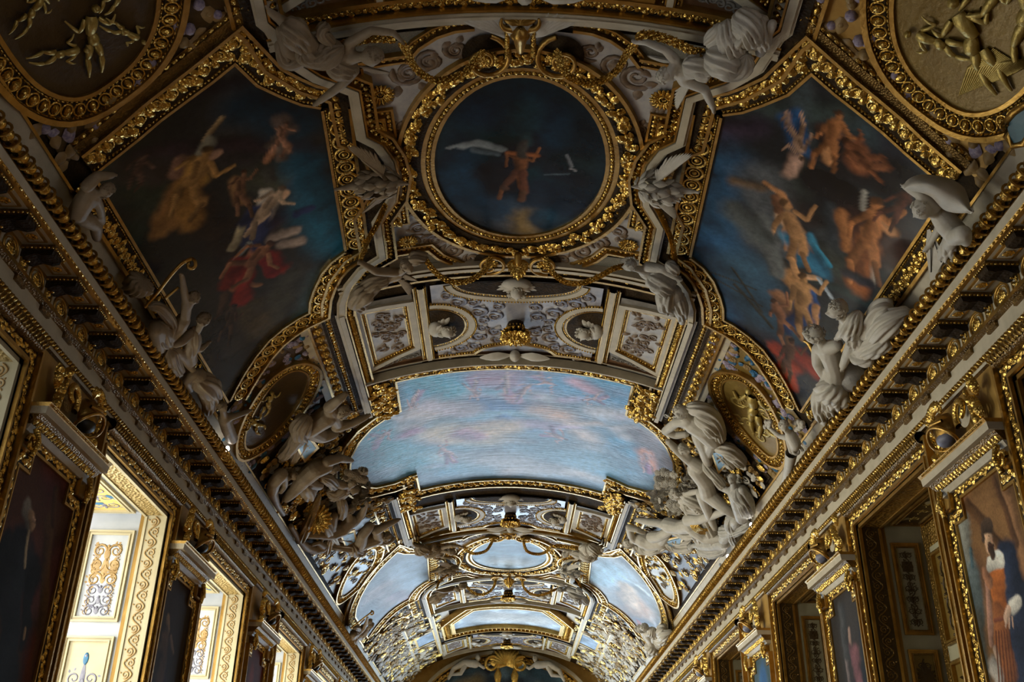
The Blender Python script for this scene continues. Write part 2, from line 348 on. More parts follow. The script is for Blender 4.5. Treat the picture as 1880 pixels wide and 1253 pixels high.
def canvas(name, poly, bg, strokes, mat, mapf, parent, h=.03, step=.03, seed=0, clouds=24, amp=.25):
    """poly in surface coordinates; bg colour; strokes = (x0,y0,x1,y1,r,(r,g,b),softness) in surface coordinates."""
    p = dens(poly, step*1.5, True); c = (p.max(0)+p.min(0))/2
    K = max(8, int(np.max(np.hypot(*(p-c).T))/step)); tt = np.linspace(0, 1, K)**.85
    V = c+(p-c)[:, None]*tt[None, :, None]; n = len(p); V2 = V.reshape(-1, 2)
    colr = np.tile(np.array(bg, float), (len(V2), 1))
    r = np.random.default_rng(seed); f = np.zeros(len(V2)); g = np.zeros(len(V2))
    for k in range(14):
        w = r.normal(0, 1, 2)*(1+k*.6); f += np.sin(V2@w+r.uniform(0, 6)+1.5*np.sin(V2[:, ::-1]@w*.6))/(1+k*.5)
        w = r.normal(0, 1, 2)*(1+k*.6); g += np.sin(V2@w+r.uniform(0, 6))/(1+k*.5)
    colr *= np.clip(1+amp*f*.5, .25, 2)[:, None]
    wx = sum(np.sin(V2@w+ph)/(2.+k) for k, (w, ph) in enumerate(zip(r.normal(0, 1, (12, 2))*np.linspace(6, 42, 12)[:, None], r.uniform(0, 6, 12))))
    wy = sum(np.sin(V2@w+ph)/(2.+k) for k, (w, ph) in enumerate(zip(r.normal(0, 1, (12, 2))*np.linspace(6, 42, 12)[:, None], r.uniform(0, 6, 12))))
    lo, hi = V2.min(0), V2.max(0); cl = []
    for k in range(clouds):
        q = r.uniform(lo, hi); e = q+r.normal(0, .35, 2)*(hi-lo).mean()*.4; g_ = r.uniform(.35, 1.9)
        cl.append((q[0], q[1], e[0], e[1], r.uniform(.08, .3), tuple(np.array(bg)*g_+r.uniform(-.008, .012, 3)), 1.6))
    for x0, y0, x1, y1, rad, cc, sf in cl+list(strokes):
        wr = min(.3*rad, .035); a = np.array([x0, y0]); d = np.array([x1-x0, y1-y0]); L = (d@d)+1e-9
        q = V2+np.stack([wx, wy], 1)*wr-a; t = np.clip((q@d)/L, 0, 1); dist = np.hypot(*(q-t[:, None]*d).T)
        wob = rad*(1+.18*f*.4)
        al = np.clip((wob-dist)/(rad*sf)+.5, 0, 1); al = al*al*(3-2*al)
        sh = np.clip(1+.5*amp*g, .4, 1.8)[:, None]
        n_ = np.array([-d[1], d[0]])/(math.sqrt(L)+1e-9); side = np.clip((q@n_)/(rad+1e-9), -1, 1)*(1 if n_@np.array([.8, .6]) > 0 else -1)
        colr = colr*(1-al[:, None])+np.array(cc)*sh*(1+.42*side+.2*wx)[:, None].clip(.25, 1.8)*al[:, None]
    mb = MB(); mb.add(np.column_stack([V2, np.full(len(V2), h)]), grid_faces(n, K, cu=True), 0, True)
    o = mb.obj(name, mat, mapf, parent)
    at = o.data.color_attributes.new('paint', 'FLOAT_COLOR', 'POINT')
    at.data.foreach_set('color', np.column_stack([np.clip(colr, 0, 1), np.ones(len(colr))]).astype(np.float32).ravel())
    return o
# ---------------------------------------------------------------- room shell
YB, YE = -6., 43.6
mb = MB(); ss = np.linspace(float(s_of_x(-5.1)), float(s_of_x(5.1)), 61); yy = np.linspace(YB, YE, 100)
S, Y = np.meshgrid(ss, yy, indexing='ij'); mb.add(np.stack([S, Y, 0*S-.02], -1).reshape(-1, 3), grid_faces(61, 100))
tag(mb.obj('ceiling', M_DK, VMAP), kind='structure')
mb = MB(); box(mb, (-6.6, YB, -.2), (6.6, YE, 0)); tag(mb.obj('floor', M_PAR), kind='structure')
OPEN = [(1.4, 4.2), (6.45, 9.2), (11.55, 14.3), (16.4, 19.2), (22.3, 25.2), (27.5, 30.2), (32.5, 35.2), (37.4, 40.)]
OT = 4.62+CZ-.12               # top of the clear opening
for side, nm in ((-1, 'wall_left'), (1, 'wall_right')):
    mb = MB(); e = YB
    for a, b in OPEN+[(YE, YE)]:
        box(mb, (e, 0, -.4), (a if a < YE else YE, 5.85+CZ, 0)); e = b
        if a < YE: box(mb, (a, OT, -.4), (b, 5.85+CZ, 0))
        if a < YE and side < 0: box(mb, (a, 0, -.4), (b, .5, 0))
    tag(mb.obj(nm, M_WOOD, WMAP(side)), kind='structure')
# end walls
mb = MB(); box(mb, (-5.2, YB-.2, 0), (5.2, YB, 9.7)); tag(mb.obj('wall_back', M_WOOD), kind='structure')
mb = MB()
for a, b, c, d in ((-5.2, 0, -2.3, 9.7), (2.3, 0, 5.2, 9.7), (-2.3, 6.6, 2.3, 9.7), (-2.3, 0, 2.3, .4)): box(mb, (a, YE, b), (c, YE+.3, d))
tag(mb.obj('wall_front', M_WOOD), kind='structure')
# ---------------------------------------------------------------- daylight through the windows
def glass_mat():
    m = bpy.data.materials.new('window_glass'); m.use_nodes = True; nt = m.node_tree; nt.nodes.clear()
    o = nt.nodes.new('ShaderNodeOutputMaterial'); x = nt.nodes.new('ShaderNodeMixShader'); t = nt.nodes.new('ShaderNodeBsdfTransparent'); g = nt.nodes.new('ShaderNodeBsdfGlossy')
    t.inputs[0].default_value = (.94, .97, .98, 1); g.inputs['Roughness'].default_value = .02; x.inputs[0].default_value = .06
    nt.links.new(t.outputs[0], x.inputs[1]); nt.links.new(g.outputs[0], x.inputs[2]); nt.links.new(x.outputs[0], o.inputs[0]); return m
M_GLASS = glass_mat()
def window(n, c, ax, W, z0, z1, facing, power, colr):
    mb = MB(); t = .05
    def bx(a0, a1, b0, b1, m=0, d=t):
        if ax == 'y': box(mb, (c[0]-d, a0, b0), (c[0]+d, a1, b1), m)
        else: box(mb, (a0, c[1]-d, b0), (a1, c[1]+d, b1), m)
    o = c[1] if ax == 'y' else c[0]
    for k in range(3): bx(o-W/2+k*(W-.1)/2, o-W/2+k*(W-.1)/2+.1, z0, z1)
    nb = 6
    for k in range(nb+1): bx(o-W/2, o+W/2, z0+k*(z1-z0-.07)/nb, z0+k*(z1-z0-.07)/nb+.07)
    w = tag(mb.obj('window_%d' % n, M_WHITE), kind='structure')
    mb = MB(); bx(o-W/2, o+W/2, z0, z1, 0, .006); mb.obj('pane', M_GLASS, parent=w)
    if power <= 0: return
    L = bpy.data.lights.new('daylight', 'AREA'); L.shape = 'RECTANGLE'; L.size = W; L.size_y = z1-z0; L.energy = power; L.color = colr
    lo = bpy.data.objects.new('daylight', L); COL.objects.link(lo)
    d = Vector(facing); lo.location = Vector((c[0], c[1], (z0+z1)/2))-d*.35
    lo.rotation_euler = d.to_track_quat('-Z', 'Y').to_euler()
SIDE_P, END_P = [0, 14, 140, 170, 190, 200, 200, 200], 400
for n, (a, b) in enumerate(OPEN):
    window(n+1, (-6.35, (a+b)/2), 'y', b-a-.5, .5, OT-.1, (1, 0, 0), SIDE_P[n], (1, .9, .72))
window(9, (0, YE+.15), 'x', 4.6, .4, 6.6, (0, -1, 0), END_P, (.62, .8, 1))
w = bpy.data.worlds.new('world'); SC.world = w; w.use_nodes = True
w.node_tree.nodes['Background'].inputs[0].default_value = (.9, .93, 1, 1); w.node_tree.nodes['Background'].inputs[1].default_value = .6
SC.view_settings.view_transform = 'Standard'; SC.view_settings.look = 'None'; SC.view_settings.gamma = 1; SC.view_settings.use_curve_mapping = False
SC.view_settings.exposure = 1.75
SC.cycles.max_bounces = 6; SC.cycles.diffuse_bounces = 3; SC.cycles.glossy_bounces = 3; SC.cycles.transmission_bounces = 3
SC.cycles.use_denoising = True
SC.cycles.caustics_reflective = False; SC.cycles.caustics_refractive = False; SC.cycles.sample_clamp_indirect = 4
# ---------------------------------------------------------------- cornices
def zr(z): return z+CZ
for side in (-1, 1):
    cm = WMAP(side); Y0, Y1 = 4., YE
    sd = 'left' if side < 0 else 'right'
    root = thing('cornice', (side*4.85, 23, zr(5.3)), {'left': 'shadowed bracketed cornice above the windows on the left wall', 'right': 'brightly lit gold and cream bracketed cornice along the right wall'}[sd], 'cornice')
    mb = MB()
    def strip(p0, p1, m):
        (x0, z0), (x1, z1) = p0, p1
        mb.add([(Y0, zr(z0), 5.1-x0), (Y1, zr(z0), 5.1-x0), (Y1, zr(z1), 5.1-x1), (Y0, zr(z1), 5.1-x1)], [(0, 1, 2, 3)], m, False)
    pr = [((5.1, 5.7), WH), ((4.64, 5.7), DK), ((4.66, 5.65), DK), ((4.73, 5.63), GP), ((4.655, 5.62), GP), ((4.65, 5.60), WH), ((4.665, 5.51), GP), ((4.68, 5.485), GP), ((4.72, 5.475), WH), ((5.04, 5.475), GP), ((5.05, 5.44), WH), ((5.05, 5.22), BR), ((4.99, 5.215), GP), ((4.985, 5.165), BR), ((5.05, 5.14), WH), ((5.055, 4.95), GP), ((5.03, 4.94), BR), ((5.05, 4.88), WH), ((5.06, 4.85), BR), ((5.1, 4.84), BR)]
    for (a, m), (b, _) in zip(pr[:-1], pr[1:]): strip(a, b, m)
    k = 0
    y = Y0+.3
    while y < Y1:                                   # little tabs below the frieze
        box(mb, (y-.1, zr(5.08), .05), (y+.1, zr(5.14), .085), BR); y += .62
    x = np.arange(Y0, Y1, .075)
    for q in x: mb.add(*xf(T_BEAD, (q, zr(4.91), .06), .8, (.05, .022, .03)), GC)
    for q in np.arange(Y0, Y1, .09): mb.add(*xf(sphere(6, 4), (q, zr(5.495), .43), 0, (.036, .014, .014)), GC)
    mb.obj('entablature', ORN, cm, root)
    mb = MB()
    for q in np.arange(Y0, Y1, .16):
        mb.add(*xf(T_BEAD, (q, zr(5.68), .5), 0, (.062, .066, .066)), GC)
        rv, rf = T_RING; rv = np.column_stack([rv[:, 2]*.25, rv[:, 0], rv[:, 1]])*[1, .15, .15]*[.5, 1, 1]
        mb.add(rv+[q+.08, zr(5.68), .5], rf, GP)
    o = mb.obj('bead_moulding', ORN, cm, root)
    # bracket, built once then copied
    def part(fn, name, y, pr_):
        mb = MB(); fn(mb, y); return mb.obj(name, ORN, cm, pr_)
    def f_brk(mb, y):
        box(mb, (y-.135, zr(5.43), .04), (y+.135, zr(5.47), .40), BR)
        for s_ in (0,):
            pts = [(.05, 5.36), (.1, 5.35), (.2, 5.385), (.3, 5.36), (.37, 5.375), (.38, 5.43), (.05, 5.43)]
            n = len(pts); v = [(y-.1, zr(z), h) for h, z in pts]+[(y+.1, zr(z), h) for h, z in pts]
            for i in range(n):
                j = (i+1) % n; mb.add([v[i], v[j], v[n+j], v[n+i]], [(0, 1, 2, 3)], DK, False)
            for e in (0, n): mb.add([v[e], v[e+1], v[e+2], v[e+5], v[e+6], v[e+2], v[e+3], v[e+4], v[e+5]], [(0, 1, 2, 3), (0, 2, 3, 4), (5, 6, 7, 8)], DK, False)
        for q in np.linspace(-.115, .115, 7): mb.add(*xf(sphere(6, 4), (y+q, zr(5.435), .405), 0, (.016, .016, .012)), GC)
        for q in np.linspace(.08, .38, 8):
            for s_ in (-1, 1): mb.add(*xf(sphere(6, 4), (y+s_*.135, zr(5.435), q), 0, (.012, .016, .016)), GC)
    def f_med(mb, y):
        t = np.linspace(0, 2*PI, 20, endpoint=False)
        ring = np.stack([y+.15*np.cos(t), zr(5.325)+.12*np.sin(t), 0*t+.06], 1)
        mb.add(*tube(ring, .014, 6, closed=True), GP)
        ring = np.stack([y+.118*np.cos(t), zr(5.325)+.092*np.sin(t), 0*t+.055], 1); mb.add(*tube(ring, .008, 5, closed=True), GC)
        for a in range(7): mb.add(*xf(T_LEAF, (y, zr(5.26), .055), PI/2+(a-3)*.35, (.15-.015*abs(a-3), .07, .1)), GC)
        mb.add(*xf(T_BEAD, (y, zr(5.33), .065), 0, (.02, .03, .02)), GC)
    def f_fol(mb, y):
        for k in range(8): mb.add(*xf(T_LEAF, (y+rng.uniform(-.02, .02), zr(5.23)+k*.018, .055), rng.uniform(0.6, 2.5), (.07, .06, .09)), GC)
        mb.add(*xf(T_CURL, (y, zr(5.4), .07), 1, (.09, .09, .1)), GC); mb.add(*xf(T_BEAD, (y, zr(5.36), .09), 0, .022), GC)
        for s_ in (-1, 1): box(mb, (y+s_*.075-.008, zr(5.22), .04), (y+s_*.075+.008, zr(5.44), .065), GP)
    def f_soff(mb, y):
        box(mb, (y-.13, zr(5.462), .14), (y+.13, zr(5.475), .34), GP)
        box(mb, (y-.1, zr(5.455), .17), (y+.1, zr(5.463), .31), WH)
        for a in range(7):
            r = T_LEAF; v = r[0]*[.06, .07, .08]; c_, s_ = math.cos(a*.9), math.sin(a*.9)
            w = np.stack([v[:, 0]*c_-v[:, 1]*s_, -v[:, 2], v[:, 0]*s_+v[:, 1]*c_], 1)
            mb.add(w+[y, zr(5.455), .24], r[1], GC)
    for fn, nm, off in ((f_brk, 'bracket', 0), (f_med, 'frieze_medallion', .31), (f_fol, 'frieze_foliage', .0), (f_soff, 'soffit_rosette', .31)):
        o = part(fn, nm, Y0+.3+off, root); n = int((Y1-Y0-.6)/.62)
        for k in range(1, n):
            c = o.copy(); COL.objects.link(c); c.parent = root; c.location = (0, k*.62, 0)

    pl = thing('vault_plinth', (side*4.9, 23, 7.4), '%s cream strip at the foot of the vault behind the %s beads' % (('shaded', 'left') if side < 0 else ('lit', 'right')), 'moulding')
    mb = MB(); mould(mb, [(5.23, YE-.1), (5.23, 4.)], [(.03, .1, 'p'), (.22, .06, 'w'), (.03, .1, 'p'), (.3, .05, 'w')], step=.5); mb.obj('cream_strip', ORN, (lambda v, sd_=side: VMAP(np.array(v)*[sd_, 1, 1])), pl)
# ---------------------------------------------------------------- the vault decoration
TY, Y0 = 18.5, 19.68
def vm(dy=0., sx=1, mir=False):
    def f(v):
        v = np.array(v, float); v[:, 0] *= sx; v[:, 1] = (2*Y0-v[:, 1]) if mir else v[:, 1]+dy
        return VMAP(v)
    return f
def vloc(s, y, f): return tuple(f(np.array([[s, y, 0.]]))[0])
def mir(path): return [(-s, y) for s, y in reversed(path)]
def cw(path):                                   # clockwise, so that left of travel is outside
    p = np.asarray(path); a = (p[:, 0]*np.roll(p[:, 1], -1)-np.roll(p[:, 0], -1)*p[:, 1]).sum()
    return list(map(tuple, p[::-1] if a > 0 else p))
def ellip(cx, cy, a, b, n=48, a0=0, a1=2*PI): return [(cx+a*math.cos(t), cy+b*math.sin(t)) for t in np.linspace(a0, a1, n, endpoint=abs(a1-a0) < 6.2)]
def K(x0, y0, x1, y1, r, c, sf=.6):             # brush stroke traced on a photo point, laid on the vault surface
    a, b = P(x0, y0), P(x1, y1); q = JP((x0+x1)/2, (y0+y1)/2); d = float((q-C_O)@C_F)
    return (a[0], a[1], b[0], b[1], r*d/FPX*(1.15 if r < 30 else 1), tuple(min(.9, q*(1.1 if r < 30 else 1)) for q in c), sf*(1.3 if r < 30 else 1))
def PF(x, y, sz, an, sk, cloth=None, seed=0):
    """loose painted nude: head, trunk, limbs as brush strokes; sz = height in photo pixels"""
    r = random.Random(seed*7+int(x)); c, s_ = math.cos(an), math.sin(an); R = lambda a, b: (x+sz*(a*c-b*s_), y+sz*(a*s_+b*c)); o = []
    def st(a, b, rr, col, sf=.55): (x0, y0), (x1, y1) = R(*a), R(*b); o.append(K(x0, y0, x1, y1, rr*sz, col, sf))
    dk = tuple(q*.45 for q in sk); j = lambda k=.05: r.uniform(-k, k)
    if cloth: st((-.05, .05), (.1+j(.2), .5), .13, cloth, .8); st((.0, .0), (-.2+j(.2), .3), .09, tuple(q*.6 for q in cloth), .9)
    hx, kx, k2 = j(.05), .1+j(.12), -.12+j(.12)
    st((hx-.04, .02), (k2, .25), .055, dk); st((k2, .25), (k2+j(), .47), .035, sk); st((hx+.04, .02), (kx, .24), .058, sk); st((kx, .24), (kx+j(.1), .46), .036, dk)
    st((0, -.26), (0, -.12), .1, sk); st((0, -.12), (hx, .02), .08, tuple(q*.8 for q in sk)); st((-.05, -.22), (-.04, -.05), .04, dk, .8)
    e1, e2 = (.2+j(), -.2+j(.14)), (-.2+j(), -.18+j(.14)); st((.1, -.28), e1, .036, sk); st(e1, (e1[0]+.12+j(), e1[1]-.12+j(.12)), .026, sk); st((-.1, -.28), e2, .036, dk); st(e2, (e2[0]-.06+j(), e2[1]+.14+j(.1)), .026, sk)
    st((.02, -.37), (.02, -.4), .05, tuple(q*.9 for q in sk)); st((-.01, -.43), (.03, -.44), .045, tuple(q*.2 for q in sk)); return o
# ---- medallion bay -------------------------------------------------------
E_C, E_A, E_B = 10.38, 1.11, 1.64
stepL = [(-1.31, 8.48), (-1.82, 8.5), (-1.83, 9.21), (-1.55, 9.21), (-1.54, 11.62), (-1.79, 11.62), (-1.79, 12.2), (-1.26, 12.2), (-1.1, 12.5), (-.85, 12.75), (-.55, 12.88)]
topL = [(-1.31, 8.48), (-1.15, 8.27), (-.95, 8.13), (-.75, 8.06), (-.54, 8.04)]
def spiral_path(cx, cy, r0, a0, turns, sgn, n=26, r1=.2):
    return [(cx+(r0*(1-t)+r0*r1*t)*math.cos(a0+sgn*turns*2*PI*t), cy+1.15*(r0*(1-t)+r0*r1*t)*math.sin(a0+sgn*turns*2*PI*t)) for t in np.linspace(0, 1, n)]
wh = [(2.8, 7.05), (2.82, 7.55), (2.76, 7.66), (2.66, 8.15), (2.4, 8.52), (2.02, 8.85), (2.03, 9.65), (1.84, 9.87), (1.74, 10.18), (1.71, 10.55), (1.79, 10.98), (2.05, 11.43), (2.07, 12.3), (2.4, 12.5), (2.66, 12.85), (2.83, 13.3), (2.9, 13.75)]
stepL, topL, wh = adj(stepL, .07), adj(topL, .07), adj(wh, .14)
M_MED = dict(
    near=dict(bg=(.008, .02, .035), st=None),
    far=dict(bg=(.2, .32, .45), st=None))
def rosette(par, s, y, h, r, f, name='rosette', m=M_GC, pet=True):
    mb = MB(); mb.add(*xf(T_DAISY, (s, y, h), 0, (r, r, r*.9)), 0); return mb.obj(name, m, f, par)
def garland(name, pts3, r, label, group, step=.5):
    """pts3: world points; a rope of leaves hanging between them"""
    p = np.array(pts3, float); L = np.concatenate([[0], np.cumsum(np.linalg.norm(np.diff(p, axis=0), axis=1))])
    n = max(4, int(L[-1]/(r*step))); t = np.linspace(0, L[-1], n); q = np.stack([np.interp(t, L, p[:, k]) for k in range(3)], 1)
    mb = MB(); mb.add(*tube(q, r*.45, 6), 0)
    _, nn, bb = frames(q); tt = np.cross(bb, nn)
    for i in range(n):
        k = min(i+1, n-1); d = q[k]-q[max(k-1, 0)]; d /= np.linalg.norm(d)+1e-9
        for a in (0, 2.1, 4.2):
            a += i*.8; o = nn[i]*math.cos(a)+bb[i]*math.sin(a); w = np.cross(d, o)
            v = T_LEAF[0]*r*1.5; dirv = d*.8+o*.6; dirv /= np.linalg.norm(dirv); up = np.cross(dirv, w)
            mb.add(v[:, :1]*dirv+v[:, 1:2]*w*.9+v[:, 2:]*up+q[i]+o*r*.35, T_LEAF[1], 0)
    return tag(mb.obj(name, M_GC), label, 'garland', group)
def medallion_bay(dy, where):
    f = vm(dy); W = where
    # picture
    root = thing('round_ceiling_painting', vloc(0, E_C, f), {'near': 'dark round ceiling painting with a winged figure in a thick gilded garland frame', 'far': 'bright blue round ceiling painting in a gilded frame, seen far down the vault'}[W], 'painting')
    ring = ellip(0, E_C, E_A, E_B, 60)[::-1]
    mb = MB(); mould(mb, ring, [(.05, .07, 'p'), (.07, .1, 'bead', .07), (.06, .08, 'p')], True); mb.obj('inner_rim', ORN, f, root)
    mb = MB(); mould(mb, offset(ring, .18, True), [(.05, .1, 'd'), (.2, .16, 'garl', .12), (.03, .1, 'd'), (.05, .15, 'p')], True); mb.obj('garland_rim', ORN, f, root)
    if W == 'near':
        D = lambda *a: K(*a)
        st = [K(930, 400, 960, 420, 42, (.12, .13, .14), 1.6), K(900, 380, 880, 340, 45, (.015, .06, .12), 1.5), K(962, 400, 965, 415, 20, (.3, .2, .08), 1.4), K(1000, 350, 1060, 380, 50, (.006, .02, .04), 1.2), K(850, 300, 840, 360, 40, (.01, .05, .1), 1.6),
              K(1000, 400, 1020, 415, 26, (.01, .04, .07), .8), K(960, 200, 950, 220, 26, (.01, .04, .055), 1.6), K(960, 250, 968, 262, 10, (.02, .05, .06), 1.2),
              K(905, 315, 925, 340, 36, (.006, .008, .014), 1.), K(845, 268, 880, 262, 8, (.3, .34, .36), .7), K(822, 270, 850, 264, 4, (.26, .3, .32), .6), K(880, 262, 922, 274, 9, (.26, .3, .32), .6), K(870, 275, 915, 283, 6, (.1, .14, .17), .8),
              *PF(952, 318, 105, .12, (.26, .1, .04), None, 41), K(935, 280, 985, 284, 5, (.36, .12, .04), .9), K(960, 285, 962, 262, 9, (.05, .045, .04), .7), K(945, 315, 930, 335, 8, (.15, .06, .035), .6), K(958, 315, 962, 352, 8, (.16, .06, .035), .6), K(962, 352, 958, 366, 6, (.14, .07, .045), .6), K(925, 342, 929, 346, 6, (.12, .06, .04), .6),
              K(1015, 310, 1060, 330, 26, (.006, .012, .02), 1.), K(1040, 285, 1050, 305, 3, (.2, .22, .25), .8), K(1048, 308, 1058, 312, 2, (.3, .3, .32), .8), K(1000, 320, 1045, 318, 2, (.05, .08, .1), .8)]
        canvas('canvas', ring, (.006, .022, .036), st, M_OIL, f, root, .01, .025, 3, amp=.5)
    else:
        canvas('canvas', ring, (.22, .36, .5), [(-.3, 29.5-TY, .4, 29.6-TY, .5, (.35, .4, .42), 1.5), (.3, 28.5-TY, .5, 28.2-TY, .35, (.1, .16, .24), 1.2)], M_GLOSS, f, root, .01, .06, 4, amp=.4)
    # arabesque ground panel with its stepped border
    pan = thing('arabesque_panel', vloc(0, 8.6, f), {'near': 'stepped cream panel of brown scrollwork around the dark round painting', 'far': 'stepped pale panel of scrollwork around the bright far round painting'}[W], 'ceiling panel')
    outL = list(reversed(stepL))+topL[1:]
    right = mir(outL); poly = cw(outL+[(-.3, 8.25)]+[(.3, 8.25)]+right+[(.5, 12.86), (-.5, 12.86)])
    mb = MB()
    o_path = [(-.5, 12.86)]+outL+[(.54, 8.04)]+right[1:]+[(.5, 12.86)]
    p2 = dens(o_path, .12, True); # ground strip between the picture rim and the border
    an = np.arctan2(p2[:, 1]-E_C, p2[:, 0]); inn = np.column_stack([1.4*np.cos(an), E_C+1.95*np.sin(an)])
    inn = np.where((np.hypot(*(p2-[0, E_C]).T) > np.hypot(*(inn-[0, E_C]).T))[:, None], inn, p2*.98+np.array([0, E_C])*.02)
    V = np.stack([np.column_stack([inn+(p2-inn)*t, np.full(len(p2), .02)]) for t in np.linspace(0, 1, 4)], 1)
    mb.add(V.reshape(-1, 3), grid_faces(len(p2), 4, cu=True), 0, False)
    for sx in (-1, 1):
        for (cx, cy, r, a) in ((1.62, 8.95, .13, 0), (1.3, 8.6, .2, .5), (1.05, 8.45, .16, 2), (.75, 8.3, .14, 1), (1.45, 9.5, .13, 1), (1.47, 10.0, .1, 2), (1.46, 11.3, .11, 4), (1.42, 11.7, .15, 3), (1.2, 12.05, .17, 2), (.95, 12.35, .19, 1), (.68, 12.6, .13, 1), (1.55, 12.0, .13, 4), (.55, 8.55, .12, 4)):
            mb.add(*xf(T_CURL, (sx*cx, cy, .02), a, (sx*r*2, r*2, .12)), 1)
            mb.add(*xf(T_CURL, (sx*cx, cy, .02), a+2.5, (sx*r*1.4, r*1.6, .1)), 1)
            for j in range(4): mb.add(*xf(T_LEAF, (sx*cx+rng.uniform(-r, r)*.7, cy+rng.uniform(-r, r), .02), rng.uniform(0, 6), (r*.9, r*.8, .08)), 1)
    mb.obj('painted_ground', [M_ARAB, M_ARABD], f, pan)
    for sx in (-1, 1):
        g = vm(dy, sx)
        mb = MB(); mould(mb, mir(stepL), [(.03, .08, 'p'), (.07, .09, 'fleur', .11), (.03, .12, 'p')] if False else [(.03, .1, 'p'), (.08, .09, 'bead', .075), (.04, .14, 'p')])
        mb.obj('beaded_border', ORN, g, pan)
        mb = MB(); mould(mb, mir(topL)[::-1], [(.02, .1, 'p'), (.08, .09, 'bead', .08), (.04, .14, 'p')][::-1]); mb.obj('beaded_arch', ORN, g, pan)
        for cy, r0, sg in ((8.36, .3, 1), (12.66, .26, -1)):
            mb = MB(); sp = spiral_path(.42, cy, r0, -sg*PI/2-.2, 1.3, -sg, 30); sp3 = [(s_, y_, .1+.08*t) for (s_, y_), t in zip(sp, np.linspace(0, 1, 30))]
            mb.add(*tube(sp3, np.linspace(.035, .02, 30), 7), GP); fill(mb, ellip(.42, cy, r0*.9, r0, 24), .045, DK)
            vo = mb.obj('volute', ORN, g, pan)
            mb = MB(); mb.add(*xf(T_ROSE, (.42, cy, .1), 0, (.14, .14, .16)), 0); mb.obj('volute_flower', M_GC, g, vo)
        rosette(pan, 1.66, 8.87, .03, .17, g, 'flower_boss'); rosette(pan, 1.6, 11.95, .03, .15, g, 'flower_boss')
        def pk(mb, L_):
            for (a, b, r) in L_:
                mb.add(*xf(T_CURL, (a, b, .05), 1, (r, r, .3)), 1); mb.add(*xf(T_LEAF, (a, b, .06), 2, (r, r*.8, .2)), 1); mb.add(*xf(T_BEAD, (a, b, .1), 0, r*.22), 1)
            mb.obj('scroll_pocket', [M_DK, M_GC], g, pan)
        mb = MB()                                       # dark pockets with scrolls between border and white moulding
        fill(mb, [(1.62, 9.25), (2.0, 9.0), (2.0, 9.6), (1.72, 9.95), (1.62, 10.1)], .03, 0); pk(mb, ((1.75, 9.35, .2), (1.9, 9.2, .15), (1.72, 9.62, .15))); mb = MB(); fill(mb, [(1.62, 11.0), (2.0, 11.4), (2.05, 12.3), (1.85, 12.3), (1.84, 11.5), (1.62, 11.5)], .03, 0)
        pk(mb, ((1.73, 11.35, .19), (1.92, 11.7, .14), (1.95, 12.1, .15)))
        # netted pockets in the corners
        mb = MB(); fill(mb, [(.5, 7.95), (1.1, 7.98), (2.2, 7.98), (2.2, 8.4), (1.9, 8.5), (1.35, 8.4), (1.1, 8.1), (.75, 7.98)], .015, 0); mb.obj('netted_ground', M_NET, g, pan); mb = MB(); fill(mb, [(.75, 12.95), (1.2, 12.4), (1.9, 12.35), (1.95, 12.95), (1.4, 12.99)], .015, 0)
        mb.obj('netted_ground', M_NET, g, pan); mb = MB(); fill(mb, [(1.8, 10.0), (2.1, 9.75), (2.45, 9.5), (2.45, 11.4), (2.1, 11.35), (1.85, 11.0), (1.78, 10.55)], .015, 0)
        mb.obj('netted_ground', M_NET, g, pan)
    # long white and gold moulding round the bay
    for sx, sd in ((1, 'right'), (-1, 'left')):
        g = vm(dy, sx); mo = thing('curved_moulding', vloc(2.6, 10, g), '%s white and gold moulding curving round the %s of the %s round painting' % ('Pale' if W == 'far' else 'Dim', sd, W), 'moulding')
        pth = list(reversed(wh)); base = offset(pth, -.26)
        mb = MB(); mould(mb, base, [(.035, .22, 'p'), (.11, .2, 'egg', .09), (.025, .24, 'p')]); mb.obj('gilded_edge', ORN, g, mo)
        mb = MB(); mould(mb, offset(pth, -.08), [(.09, .26, 'w'), (.03, .2, 'w'), (.06, .12, 'd')]); mb.obj('white_fillet', ORN, g, mo)
        mb = MB(); mould(mb, offset(pth, .1), [(.05, .12, 'd'), (.09, .12, 'bead', .13), (.04, .14, 'p')]); mb.obj('beaded_edge', ORN, g, mo)
    # cross ribs
    for yy_, nm, rv in ((7.45, 'near', 0), (12.62, 'far', 1)):
        g = vm(dy); rb = thing('transverse_rib', vloc(0, yy_, g), 'white and gilded cross rib %s the %s round painting' % ({'near': 'in front of', 'far': 'beyond'}[nm], W), 'rib')
        path = [(s, yy_) for s in np.linspace(-2.75, 2.75, 24)]
        bands = [(.05, .16, 'p'), (.14, .16, 'leaf', .12), (.03, .2, 'p'), (.07, .22, 'w'), (.03, .16, 'bead', .05), (.06, .2, 'w')]
        if rv: path = path[::-1]; path = [(s, y+.42) for s, y in path]
        mb = MB(); mould(mb, path, bands); mb.obj('rib_moulding', ORN, g, rb)
for dy, w_ in ((0, 'near'), (TY, 'far')): medallion_bay(dy, w_)
